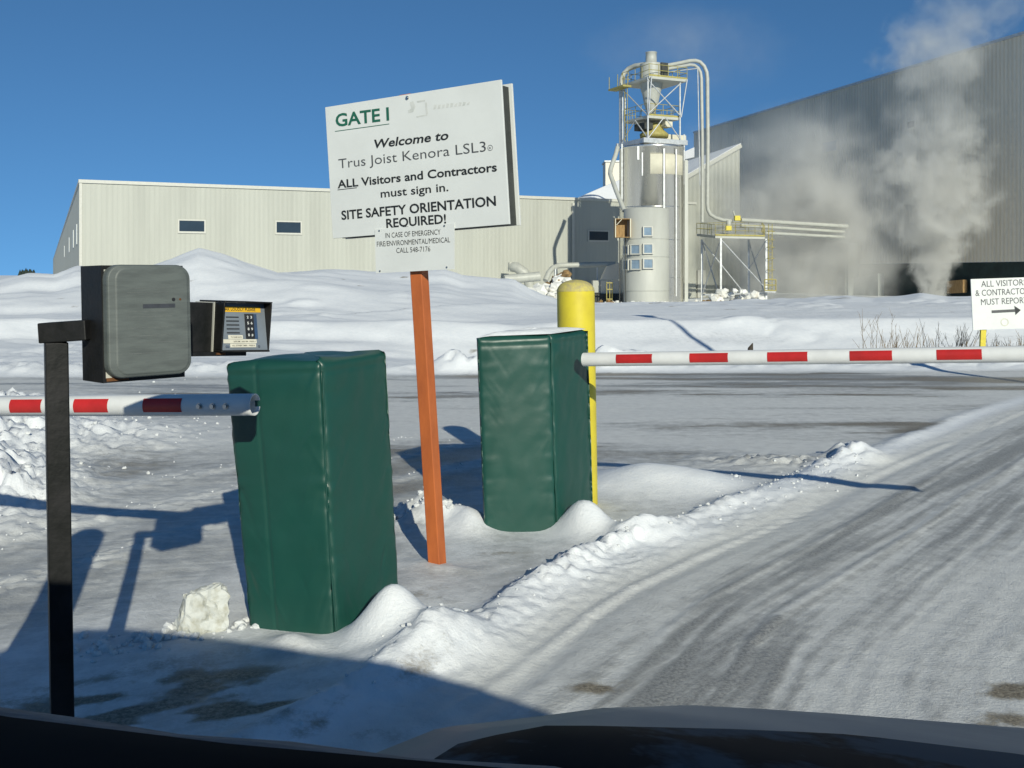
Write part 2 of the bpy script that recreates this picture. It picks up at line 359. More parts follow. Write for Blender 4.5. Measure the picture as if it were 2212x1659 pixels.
    ledge = np.exp(-((Y-led-.02)/.10)**2)*bank
    dirt += .75*ledge*sst(.35,.6,fbm(X*.35,Y*0,111,3))
    soil = bank*sst(.74,.86,fbm(X*1.3,Y*2.2,112,4))*sst(.5,.62,fbm(X*.25,Y*.25,113))
    dirt += .9*soil*sst(1,3,d)
    dirt += .22*bank*sst(1,4,d)*sst(0,5,X)*sst(36,30,Y)*sst(.42,.62,fbm(X*.25,Y*.9,115,3))
    dirt += bank*.9*sst(.60,.70,fbm(X*.9,Y*1.4,116,4))*np.exp(-((Y-36.4)/1.0)**2)*sst(4,8,X)
    # wheel-scuffed bare patches in the lane
    for cx,cy,a in ((1.72,3.42,.8),(1.58,3.18,.75),(2.75,4.35,.5),(2.3,3.7,.3),(.28,3.43,.7),(3.2,5.4,.3),(2.1,3.05,.5)):
        dirt += right*1.9*a*gau(X,Y,cx,cy,.13,.055,.2)*(fbm(X*16,Y*16,118,3)+.15)
    dirt += right*.5*sst(.62,.75,fbm(X*7,Y*7,119,4))*sst(-1.2,-2.4,s)
    global PACKED
    PACKED = np.clip(np.maximum(right*sst(.0,-.22,s), flat*.92) + .35*isl, 0, 1)*(1-np.clip(1.3*drift,0,1))*(1-np.clip(pile*2.5,0,1))*(1-sst(-.2,.2,d))
    return z, np.clip(ice,0,1), np.clip(dirt,0,1), s, d, isl

def ground_height(x, y):
    return float(terrain(np.array([float(x)]), np.array([float(y)]))[0][0])

def snow_material(name, ang, amt):
    m = bpy.data.materials.new(name); m.use_nodes = True; t = m.node_tree; N = t.nodes; L = t.links
    b = N['Principled BSDF']; b.inputs['Specular IOR Level'].default_value = .35
    tc = N.new('ShaderNodeTexCoord')
    def noise(sc, det=5, rough=.6):
        n = N.new('ShaderNodeTexNoise'); n.inputs['Scale'].default_value = sc; n.inputs['Detail'].default_value = det; n.inputs['Roughness'].default_value = rough
        L.new(tc.outputs['Object'], n.inputs['Vector']); return n.outputs[0]
    def math_(op, a, c, d=None):
        n = N.new('ShaderNodeMath'); n.operation = op
        for i, q in enumerate((a, c, d)):
            if q is None: continue
            if isinstance(q, (int, float)): n.inputs[i].default_value = q
            else: L.new(q, n.inputs[i])
        return n.outputs[0]
    def ramp(x, a, c, lo=0., hi=1.):
        n = N.new('ShaderNodeMapRange'); n.interpolation_type = 'SMOOTHSTEP'
        for i, q in zip((1,2,3,4), (a, c, lo, hi)): n.inputs[i].default_value = q
        L.new(x, n.inputs[0]); return n.outputs[0]
    def mix(f, a, c):
        n = N.new('ShaderNodeMix'); n.data_type = 'RGBA'; L.new(f, n.inputs[0])
        for i, q in ((6, a), (7, c)):
            if isinstance(q, tuple): n.inputs[i].default_value = q
            else: L.new(q, n.inputs[i])
        return n.outputs[2]
    ai = N.new('ShaderNodeAttribute'); ai.attribute_name = 'ice'; ad = N.new('ShaderNodeAttribute'); ad.attribute_name = 'dirt'
    n1 = noise(9, 8, .68); n2 = noise(70, 5, .7); n3 = noise(320, 3)
    mp = N.new('ShaderNodeMapping'); mp.vector_type = 'TEXTURE'; mp.inputs['Rotation'].default_value = (0, 0, ang); mp.inputs['Scale'].default_value = (.9, .05, 1)
    L.new(tc.outputs['Object'], mp.inputs[0]); sn = N.new('ShaderNodeTexNoise'); sn.inputs['Scale'].default_value = 1; sn.inputs['Detail'].default_value = 7; sn.inputs['Roughness'].default_value = .72
    L.new(mp.outputs[0], sn.inputs['Vector']); streak = math_('MULTIPLY_ADD', sn.outputs[0], amt, -.5*amt)      # scraped along the way the cars go
    fi = ramp(math_('ADD', math_('ADD', math_('MULTIPLY_ADD', n1, .55, ai.outputs['Fac']), math_('MULTIPLY', n2, .45)), streak), .60, 1.24)
    fd = ramp(math_('ADD', math_('MULTIPLY_ADD', n1, .7, ad.outputs['Fac']), math_('MULTIPLY', n2, .85)), .92, 1.62)
    ap = N.new('ShaderNodeAttribute'); ap.attribute_name = 'packed'
    snow = mix(ap.outputs['Fac'], mix(ramp(n1, .3, .7), (.78,.80,.82,1), (.72,.75,.78,1)), mix(ramp(n1, .3, .7), (.66,.67,.655,1), (.57,.58,.57,1)))
    icec = mix(ramp(n2, .35, .65), (.20,.204,.20,1), (.37,.372,.36,1))
    dirtc = mix(ramp(n2, .35, .65), (.14,.12,.09,1), (.30,.27,.21,1))
    L.new(mix(fd, mix(fi, snow, icec), dirtc), b.inputs['Base Color'])
    L.new(ramp(math_('MULTIPLY_ADD', n2, .3, fi), 0, 1.1, .82, .42), b.inputs['Roughness'])
    bp = N.new('ShaderNodeBump'); bp.inputs['Strength'].default_value = .55; bp.inputs['Distance'].default_value = .012
    L.new(math_('ADD', math_('MULTIPLY', n2, .8), math_('MULTIPLY_ADD', n3, .35, n1)), bp.inputs['Height']); L.new(bp.outputs[0], b.inputs['Normal'])
    return m
SNOW = {'driveway': snow_material('lane_ice', math.radians(51), .9), 'icy_lot': snow_material('lot_ice', math.radians(12), .7), 'traffic_island_ground': snow_material('island_snow', .4, .3), 'snowfield': snow_material('field_snow', -.1, .15)}

def build_ground():
    ya = list(np.arange(1.0, 5.0, .022))
    while ya[-1] < 1500: ya.append(ya[-1] + max(.022, .0075*(ya[-1]-1.6)))
    yb = [-60,-40,-25,-15,-9,-5,-3,-2,-1,-.3,.4]
    ys = np.array(yb + ya)
    a1 = np.arange(-.72, .7201, .0036); ax = []
    q = .72
    while q < 3.2: q += .0036 + (q-.72)*.12; ax.append(q)
    al = np.concatenate([-np.array(ax)[::-1], a1, np.array(ax)])
    Yg, Ag = np.meshgrid(ys, al, indexing='ij')
    Xg = Ag*(np.maximum(Yg, 1.0)+3.0)*np.where(Yg < 1, 4, 1)
    Xg = np.where(Yg < .9, Ag*20, Xg)
    z, ice, dirt, s, d, isl = terrain(Xg, Yg)
    pk = PACKED; ny, nx = Xg.shape
    V = np.stack([Xg, Yg, z], -1)
    du = np.gradient(V, axis=1); dv = np.gradient(V, axis=0); nr = np.cross(du, dv); nr /= np.linalg.norm(nr, axis=-1, keepdims=True)
    idx = np.arange(ny*nx).reshape(ny, nx)
    F = np.stack([idx[:-1,:-1], idx[:-1,1:], idx[1:,1:], idx[1:,:-1]], -1).reshape(-1, 4)
    def cen(A): return (A[:-1,:-1]+A[:-1,1:]+A[1:,1:]+A[1:,:-1]).reshape(-1)/4
    sf, df, isf = cen(s), cen(d), cen(isl)
    region = np.where(df > 0, 2, np.where((isf > .5) | ((sf > -.1) & (sf < .12)), 1, 0))
    region = np.where((region == 0) & (sf > .12), 3, region)
    for k, name in ((0,'driveway'),(1,'traffic_island_ground'),(2,'snowfield'),(3,'icy_lot')):
        f = F[region == k]
        if not len(f): continue
        used, inv = np.unique(f, return_inverse=True); f = inv.reshape(-1, 4)
        vv = V.reshape(-1, 3)[used]; me = bpy.data.meshes.new(name)
        me.vertices.add(len(vv)); me.vertices.foreach_set('co', vv.astype(np.float32).ravel())
        me.loops.add(f.size); me.loops.foreach_set('vertex_index', f.astype(np.int32).ravel())
        me.polygons.add(len(f)); me.polygons.foreach_set('loop_start', np.arange(0, f.size, 4, dtype=np.int32))
        me.polygons.foreach_set('use_smooth', np.ones(len(f), bool))
        me.update(calc_edges=True)
        for an, A in (('ice', ice), ('dirt', dirt), ('packed', pk)):
            at = me.attributes.new(an, 'FLOAT', 'POINT'); at.data.foreach_set('value', A.reshape(-1)[used].astype(np.float32))
        me.normals_split_custom_set_from_vertices(nr.reshape(-1, 3)[used].tolist())
        me.materials.append(SNOW[name])
        o = bpy.data.objects.new(name, me); COL.objects.link(o); o['kind'] = 'structure'
build_ground()
# ---------------------------------------------------------------- lettering
def letters(name, lines, frame, parent, m, lift=.0015):
    """lines of type on a flat board. frame(u, v) -> point; a line is (text, (u,v) start, (u,v) end, cap height in v, weight, slant)"""
    for text, p0, p1, cap, wt, sl in lines:
        mb = MB()
        c = bpy.data.curves.new('type', 'FONT'); c.body = text; c.offset = wt; c.shear = sl; c.resolution_u = 3; c.fill_mode = 'FRONT'
        o = bpy.data.objects.new('type', c); COL.objects.link(o)
        bpy.context.view_layer.update()
        me = bpy.data.meshes.new_from_object(o.evaluated_get(bpy.context.evaluated_depsgraph_get()))
        co = np.array([v.co[:] for v in me.vertices]); fs = [tuple(p.vertices) for p in me.polygons]
        bpy.data.objects.remove(o); bpy.data.curves.remove(c); bpy.data.meshes.remove(me)
        x0, x1 = co[:,0].min(), co[:,0].max()
        a, b = frame(*p0), frame(*p1); dx = (b-a); L = dx.length; dx.normalize()
        upv = (frame(p0[0], p0[1]+.05)-a); nrm = dx.cross(upv).normalized(); up = nrm.cross(dx)
        hgt = (frame(p0[0], p0[1]+cap)-a).length/.729
        vs = [a + dx*((q[0]-x0)/(x1-x0)*L) + up*(q[1]*hgt) + nrm*lift for q in co]
        mb.add(vs, fs); mb.build(name, m, parent)

def homography(src):
    """projective map that takes four picture corners (tl, tr, br, bl) to the unit square (u right, v up)"""
    dst = [(0,1),(1,1),(1,0),(0,0)]; A = []; bb = []
    for (x, y), (u, v) in zip(src, dst):
        A.append([x,y,1,0,0,0,-u*x,-u*y]); bb.append(u); A.append([0,0,0,x,y,1,-v*x,-v*y]); bb.append(v)
    h = np.linalg.solve(np.array(A, float), np.array(bb, float))
    def f(x, y):
        q = h[6]*x+h[7]*y+1
        return ((h[0]*x+h[1]*y+h[2])/q, (h[3]*x+h[4]*y+h[5])/q)
    return f

def lean_matrix(base, ang):
    """tips a thing to the left about its foot"""
    return Matrix.Translation(base) @ Matrix.Rotation(-ang, 4, 'Y') @ Matrix.Translation(-Vector(base))

# ---------------------------------------------------------------- gate sign on the orange post
def sign_corners(k): return P(704,232,5.17*k), P(1077,172,4.69*k), P(1106,484,4.69*k), P(717,515,5.17*k)
def plane_gap(k, b):
    a = sign_corners(k); n = (a[1]-a[0]+a[2]-a[3]).cross(a[0]-a[3]+a[1]-a[2]).normalized(); return (b-sum(a, Vector())/4).dot(n)
def make_gate_sign():
    base = P(945,1226,4.86); base.z = 0
    t = thing('gate_sign', 'white GATE 1 welcome sign on a leaning orange post between the green cabinets', 'sign', base)
    kk = min((1-i*.002 for i in range(60)), key=lambda q: abs(plane_gap(q, base)+.056))
    tl, tr, br, bl = sign_corners(kk)
    ux = ((tr-tl)+(br-bl))/2; uy = ((tl-bl)+(tr-br))/2; c = (tl+tr+br+bl)/4
    W, H = ux.length, uy.length; ux.normalize(); uy = (uy-ux*uy.dot(ux)).normalized(); nz = ux.cross(uy)   # towards the viewer
    def fr(u, v, k=0): return c + ux*((u-.5)*W) + uy*((v-.5)*H) + nz*k
    post_top = fr(.46, 1.012, -.056)
    d = (post_top-base).normalized()
    mb = MB(); a = ux; b = d.cross(a).normalized(); a = b.cross(d); w = .033
    mb.add([q + a*(w*i) + b*(w*j) for q in (base-d*.15, post_top) for i, j in ((-1,-1),(1,-1),(1,1),(-1,1))],
           [(0,3,2,1),(4,5,6,7),(0,1,5,4),(1,2,6,5),(2,3,7,6),(3,0,4,7)])
    mb.build('post', M['orange_paint'], t, bevel=.004)
    def board(k0, k1, du=0, dv=0):
        m2 = MB(); m2.add([fr(u+du, v+dv, k) for k in (k0, k1) for u, v in ((0,0),(1,0),(1,1),(0,1))],
           [(0,3,2,1),(4,5,6,7),(0,1,5,4),(1,2,6,5),(2,3,7,6),(3,0,4,7)]); return m2
    f = board(-.012, 0).build('front_board', M['white_sign'], t, bevel=.0015)
    board(-.112, -.100, .003, -.006).build('back_board', M['white_sign'], t, bevel=.0015)
    fm = MB()
    fm.add([fr(u, v, k) for k in (-.0995, -.0125) for u, v in ((.05,-.004),(.985,-.004),(.985,.05),(.05,.05))],
           [(0,3,2,1),(4,5,6,7),(0,1,5,4),(1,2,6,5),(2,3,7,6),(3,0,4,7)])
    fm.add([fr(u, v, k) for k in (-.0995, -.0125) for u, v in ((.955,.0505),(.985,.0505),(.985,.97),(.955,.97))],
           [(0,3,2,1),(4,5,6,7),(0,1,5,4),(1,2,6,5),(2,3,7,6),(3,0,4,7)])
    fm.build('frame', M['dark_plant'], t)
    h = homography([(135,338),(1410,130),(1455,1190),(175,1305)])     # from an enlargement of the board to the board itself
    k = 1/1060.
    tw = [("GATE I",(212,480),(600,430),104,.022,0)]
    o = letters('green_lettering', [(s,h(*p),h(*q),c_*k,w_,sl) for s,p,q,c_,w_,sl in tw], fr, f, M['green_text'])
    def rule(pa, pb, th):
        a_, b_ = h(*pa), h(*pb); e = th*k
        return MB().quad(fr(a_[0],a_[1]-e,.0015), fr(b_[0],b_[1]-e,.0015), fr(b_[0],b_[1],.0015), fr(a_[0],a_[1],.0015))
    rule((205,513),(600,456),5).build('green_rule', M['green_text'], f)
    tw = [("Welcome to",(490,638),(1027,570),69,.022,.18),("ALL Visitors and Contractors",(218,934),(1372,801),66,.022,0),
          ("must sign in.",(530,1001),(1020,949),66,.012,0),("SITE SAFETY ORIENTATION",(243,1166),(1362,1053),74,.022,0),("REQUIRED!",(567,1223),(1000,1186),72,.022,0)]
    letters('black_lettering', [(s,h(*p),h(*q),c_*k,w_,sl) for s,p,q,c_,w_,sl in tw], fr, f, M['black_text'])
    rule((217,944),(357,927),5).build('black_rule', M['black_text'], f)
    letters('thin_lettering', [("Trus Joist Kenora LSL3",h(228,789),h(1295,657),80*k,-.004,0),("R",h(1318,640),h(1332,638),15*k,0,0)], fr, f, M['grey_text'])
    rg = MB(); cu, cv = h(1325,631)
    n = 20; pr = [(.0135*math.cos(2*math.pi*i/n), .0135*math.sin(2*math.pi*i/n)) for i in range(n)]
    c0 = fr(cu, cv, .0015)
    rg.add([c0+ux*x*.85+uy*y*.85 for x,y in pr]+[c0+ux*x+uy*y for x,y in pr], [(i,(i+1)%n,n+(i+1)%n,n+i) for i in range(n)])
    rg.build('circle_mark', M['grey_text'], f)
    # ghost of a removed emblem
    g = MB()
    def blob(pts): 
        g.add([fr(*h(x,y),.0008) for x,y in pts], [tuple(range(len(pts)))])
    blob([(750,300),(775,290),(790,330),(775,370),(740,380),(735,360),(760,345)])
    blob([(800,290),(860,280),(862,292),(806,302)]); blob([(858,300),(872,300),(880,385),(866,388)]); blob([(795,402),(875,388),(876,396),(798,412)])
    for i in range(9): blob([(925+i*30,322+RNG.uniform(-8,8)-i*3),(945+i*30,318-i*3),(938+i*30,348-i*4),(920+i*30,352-i*4)])
    g.build('sticker_residue', M['faded'], f)
    bo = MB(); cu, cv = h(735,266); bo.bar(fr(cu,cv,0), fr(cu,cv,.006), .0085, 12); bo.bar(fr(cu,cv,.006), fr(cu,cv,.010), .005, 6)
    bo.build('bolt', M['steel'], t)
    # emergency plate below
    q = [h(485,1236), h(1060,1186), h(1055,1523), h(487,1560)]
    def fe(u, v, kk=.004):
        a_ = np.array(q[3])*(1-u)+np.array(q[2])*u; b_ = np.array(q[0])*(1-u)+np.array(q[1])*u; r = a_*(1-v)+b_*v
        return fr(r[0], r[1], kk)
    m2 = MB(); m2.add([fe(u, v, kk) for kk in (.0005, .004) for u, v in ((0,0),(1,0),(1,1),(0,1))],
           [(0,3,2,1),(4,5,6,7),(0,1,5,4),(1,2,6,5),(2,3,7,6),(3,0,4,7)])
    pl = m2.build('emergency_plate', M['white_sign'], t)
    def fk(u, v): return fr(u, v, .004)
    letters('plate_lettering', [(s,h(*p),h(*q_),42*k,-.004,0) for s,p,q_ in (("IN CASE OF EMERGENCY",(563,1299),(962,1269)),("FIRE/ENVIRONMENTAL/MEDICAL",(500,1363),(1030,1326)),("CALL 548-7176",(640,1409),(885,1394)))], fk, pl, M['black_text'])
    for p in ((519,1245),(990,1206),(519,1542),(1003,1510)):
        cu, cv = h(*p); MB().bar(fr(cu,cv,.004), fr(cu,cv,.008), .0045, 8).build('screw', M['steel'], pl)
make_gate_sign()

# ---------------------------------------------------------------- padded green barrier cabinets
def make_cabinet(label, left, front, right, H, ang, snowtop, seam_u, seed):
    """three plan corners give the square; the padded cover is one continuous soft mesh"""
    A, B, C = (Vector((p[0], p[1], 0)) for p in (left, front, right)); D = A+(C-B)
    ctr = (A+B+C+D)/4
    t = thing('barrier_cabinet', label, 'barrier cabinet', ctr, 'padded cabinets of the barrier gates')
    LM = lean_matrix(ctr, ang); rnd = random.Random(seed); flare = Vector((-.045,.0,0)) if not snowtop else Vector((-.012,0,0))
    # outline walked round with many points; a little bulge between the corners
    cs = [A, B, C, D]; nper = 64; nz = 120; rad = .022
    ring = []; creases = []
    for i in range(4):
        for k in range(34 if not snowtop else 22):                       # short folds that run down and away from the seams
            e0 = rnd.choice((0,1)); c_z = rnd.uniform(.03,H-.03); ln = rnd.uniform(.03,.15); c_u = rnd.uniform(.0,.10) if rnd.random()<.75 else rnd.uniform(.05,.35)
            creases.append((i, c_u if e0 == 0 else .39-c_u, c_z, ln, rnd.uniform(.4,1.3)*(1 if e0 else -1), rnd.uniform(-.0024,.0020)*(.4 if snowtop else .9), rnd.uniform(.006,.012)))
    for i in range(4):
        p, q = cs[i], cs[(i+1) % 4]
        for j in range(nper):
            u = j/nper; ring.append((p, q, u, i))
    vs = []; fs = []
    zs = [-.15+(H+.15)*(k/nz) for k in range(nz+1)]
    for k, z in enumerate(zs):
        for p, q, u, i in ring:
            e = (q-p); L = e.length; e = e/L; nrm = Vector((e.y, -e.x, 0))
            if nrm.dot(p-ctr) < 0: nrm = -nrm
            edge = min(u, 1-u)*L
            b = .010*(1-(2*u-1)**4)                                   # padding
            if edge < rad: b -= (rad-math.sqrt(max(0, rad**2-(rad-edge)**2)))*.75
            zz = z/H
            b += (.003 if snowtop else .005)*(vn(np.array([u*3.1+i*7]), np.array([zz*6.]), seed)[0]-.5) + .0042*(vn(np.array([u*7+i*13+zz*3]), np.array([zz*15-u*5]), seed+1)[0]-.5)
            # puckers that run from the corner seams
            pk = math.exp(-edge/.045); b += pk*.0045*(vn(np.array([zz*34.]), np.array([i*3.3+edge*9]), seed+2)[0]-.5)*2
            for ci,cu,cz_,ln,sl,dp,wd in creases:
                if ci == i and abs(z-cz_) < ln:
                    q_ = (u*L-cu)-(z-cz_)*sl*.6; b += dp*math.exp(-(q_/wd)**2)*(1-((z-cz_)/ln)**2)
            # hem of the cap near the top
            b -= .0045*math.exp(-((z-(H-.045))/.006)**2)
            if i == 0 and seam_u: b -= .004*math.exp(-((u-seam_u)*L/.007)**2)
            top = H-z
            if top < .02: b -= .014*(1-top/.02)**2
            P0 = p+(q-p)*u + nrm*b + Vector((0,0,z)) + flare*(max(0,-((p+(q-p)*u-ctr).normalized()).dot(flare.normalized())*-1)*max(0,z)/H)
            vs.append(LM @ P0)
    n = 4*nper
    for k in range(nz):
        for i in range(n): fs.append((k*n+i, k*n+(i+1) % n, (k+1)*n+(i+1) % n, (k+1)*n+i))
    # soft top: rings shrinking to the middle
    last = nz*n
    for r, (f_, dz) in enumerate(((.9,.006),(.6,.010),(.3,.008),(.05,.010))):
        for p, q, u, i in ring:
            P0 = ctr+(p+(q-p)*u-ctr)*f_+flare*(f_*max(0,((p+(q-p)*u-ctr).normalized()).dot(flare.normalized())))+Vector((0,0,H+dz+.006*math.sin(u*5+i*2)*f_)); vs.append(LM @ P0)
        b0 = last if r == 0 else last+r*n
        for i in range(n): fs.append((b0+i, b0+(i+1) % n, last+(r+1)*n+(i+1) % n, last+(r+1)*n+i))
    fs.append(tuple(last+4*n+i for i in range(n)))
    mb = MB(); mb.add(vs, fs, True); cov = mb.build('padded_cover', M['green_vinyl'], t)
    # piping along the front corner seam
    for nm, (cr, cl) in (('seam', (B, .0045)),):
        out = (cr-ctr).normalized(); pts = []
        for k in range(61):
            z = -.1+(H+.06)*k/60
            wob = .0035*(vn(np.array([z*38.]), np.array([seed*1.]), seed+3)[0]-.5)
            pts.append(LM @ (cr - out*(.0075+wob) + Vector((.006*math.sin(z*5+seed), 0, z))))
        MB().tube(pts, cl, 8).build(nm, M['green_vinyl'], cov)
    if snowtop:
        s = MB(); n2 = 40; rows = []
        for r in range(9):
            f_ = .985*r/8
            for i in range(n2):
                a = i/n2*4; j = int(a); u = a-j; p, q = cs[j], cs[(j+1) % 4]
                pt = p+(q-p)*u
                h_ = H+.009+.028*max(0, 1-f_**3)*(.55+.75*vn(np.array([pt.x*6*f_+ctr.x]), np.array([pt.y*6*f_]), 5)[0])
                rows.append(LM @ (ctr+(pt-ctr)*f_+Vector((0,0,h_))))
        s.add(rows, [(r*n2+i, r*n2+(i+1) % n2, (r+1)*n2+(i+1) % n2, (r+1)*n2+i) for r in range(8) for i in range(n2)], True)
        so = s.build('snow_cap', M['snow_chunk'], None); tag(so, 'thin layer of wind packed snow lying on top of the farther green cabinet', 'snow')
    return t, LM, ctr
make_cabinet('nearer green padded cabinet at the end of the arm with the open cut end', (-1.057,4.00), (-.691,3.90), (-.478,4.255), 1.085, .052, False, .34, 21)
make_cabinet('farther green padded cabinet with snow on its top, in front of the yellow bollard', (-.15,5.45), (.250,5.50), (.475,5.86), 1.085, .030, True, 0, 33)

# ---------------------------------------------------------------- bollards
def make_bollard(label, x, y, r, H, lean=0):
    base = Vector((x, y, 0)); t = thing('bollard', label, 'bollard', base, 'yellow guard bollards'); LM = lean_matrix(base, lean)
    mb = MB(); mb.lathe((0,0,0), [(r,-.2),(r,H-.066)], 48); mb.v = [tuple(LM @ (base+Vector(v))) for v in mb.v]; mb.build('post', M['yellow_paint'], t)
    mb = MB(); mb.lathe((0,0,0), [(r+.001,H-.066),(r*.985,H-.052),(r*.90,H-.034),(r*.76,H-.018),(r*.56,H-.006),(r*.3,H+.002),(.001,H+.005)], 48)
    mb.v = [tuple(LM @ (base+Vector(v))) for v in mb.v]; mb.build('cap', M['sand_cap'], t)
make_bollard('stout yellow bollard with a sandy domed cap standing behind the farther green cabinet', .412, 6.13, .116, 1.388, .015)
make_bollard('unseen yellow bollard added left of the view to cast a shadow by the card reader', -1.37, 2.28, .09, 1.42, 0)  # added out of view as a stand-in for whatever throws the wide shadow band

# ---------------------------------------------------------------- barrier arms
def make_arm(name, label, p, q, r, stripes, facing, hollow_at=None, bolts=(), curved=False):
    p, q = Vector(p), Vector(q); d = (q-p).normalized(); L = (q-p).length
    t = thing(name, label, 'barrier arm', p, 'striped barrier arms')
    a = d.cross(Vector((0,0,1))).normalized(); up = a.cross(d)
    if up.z < 0: up = -up
    if a.y > 0: a = -a                                     # a: towards the lane the driver comes from
    mb = MB(); n = 40
    if hollow_at:                                          # open tube with a notch cut into its rim
        th = .004
        def ring(s, rr): return [p+d*s+(a*math.cos(2*math.pi*i/n)+up*math.sin(2*math.pi*i/n))*rr for i in range(n)]
        k = 5; rows = [ring(s, r) for s in (0, .02, .03, .05, L)]+[ring(s, r-th) for s in (L, .05, .03, .02, 0)]
        vs = [v for rw in rows for v in rw]; fs = []
        nr = len(rows)
        for j in range(nr):
            j2 = (j+1) % nr
            for i in range(n):
                if j in (0, 1, nr-1, nr-2, nr-3) and i in (n//2-1, n//2, n//2+1, n//2-2) and j != nr-3: continue
                fs.append((j*n+i, j*n+(i+1) % n, j2*n+(i+1) % n, j2*n+i))
        mb.add(vs, fs, True)
    else:
        mb.bar(p, q, r, n)
    tube = mb.build('tube', M['white_tube'], t)
    half = math.radians(38)
    for s0, s1 in stripes:
        m2 = MB(); k = 14; rr = r+.0012
        f0 = math.asin(max(-1, min(1, facing)))
        vs = []
        for s in (s0, s1):
            for i in range(k+1):
                g = f0-half+2*half*i/k; vs.append(p+d*s+(a*math.cos(g)+up*math.sin(g))*rr)
        m2.add(vs, [(i, i+1, k+2+i, k+1+i) for i in range(k)], True)
        m2.build('red_stripe', M['red_tape'], t)
    for s in bolts:
        g = 0; c = p+d*s+(a*math.cos(g)+up*math.sin(g))*r
        m2 = MB(); m2.bar(c, c+a*.004, .0115, 16); m2.bar(c+a*.004, c+a*.011, .0085, 6); m2.build('bolt', M['steel'], t)
    return t, p, d, a, up
def along(p, q, xs, yp):
    """distances along the line p-q at which the photo's pixel columns xs meet it"""
    p, q = Vector(p), Vector(q); d = (q-p).normalized(); out = []
    a = d.cross(Vector((0,0,1))).normalized(); a = -a if a.y > 0 else a; p = p+a*.039          # the stripes sit on the near side of the tube
    for x in xs:
        k = (x-HX)/FPX; out.append((k*p.y-p.x)/(d.x-k*d.y))
    return out
rp = Vector((.405,5.615,.945)); rd = (Vector((2.37,4.60,1.058))-rp).normalized(); rq = rp+rd*3.42
st = along(rp, rq, [1330,1408,1489,1572,1657,1744,1835,1927,2023,2121], 0)
st = list(zip(st[0::2], st[1::2])); st.append((st[-1][1]+.22, st[-1][1]+.22+.2)); st.append((st[-1][1]+.22, st[-1][1]+.42))
make_arm('boom_gate', 'white barrier arm with five red stripes in view reaching right from the farther cabinet', rp, rq, .0385, [s for s in st if s[1] < 3.38], .12)
lp = P(551, 874, 3.62); lq = P(0, 877, 3.90); ld = (lq-lp).normalized(); lq = lp+ld*3.3
st = along(lp, lq, [391,308,232,158,88,20], 0); st = list(zip(st[0::2], st[1::2])); st += [(st[-1][1]+.12, st[-1][1]+.24), (st[-1][1]+.36, st[-1][1]+.48)]
arm = make_arm('boom_gate', 'white striped barrier arm with an open cut end, crossing behind the card reader post', lp, lq, .0400, st, .1, True, along(lp, lq, [488,460,431], 0))
m2 = MB(); c = lp+ld*.05
m2.box((-.02,-.006,-.026),(.10,.006,.026), Matrix.Translation(c) @ Matrix([[ld.x,arm[3].x,arm[4].x],[ld.y,arm[3].y,arm[4].y],[ld.z,arm[3].z,arm[4].z]]).to_4x4())
m2.build('bracket', M['tank_paint'], arm[0])
m2 = MB(); m2.bar(lp+ld*.10-arm[3]*.036, lp+ld*.10-arm[3]*.036+Vector((-.09,.30,-.045)), .016, 12); m2.build('pivot', M['steel'], arm[0])

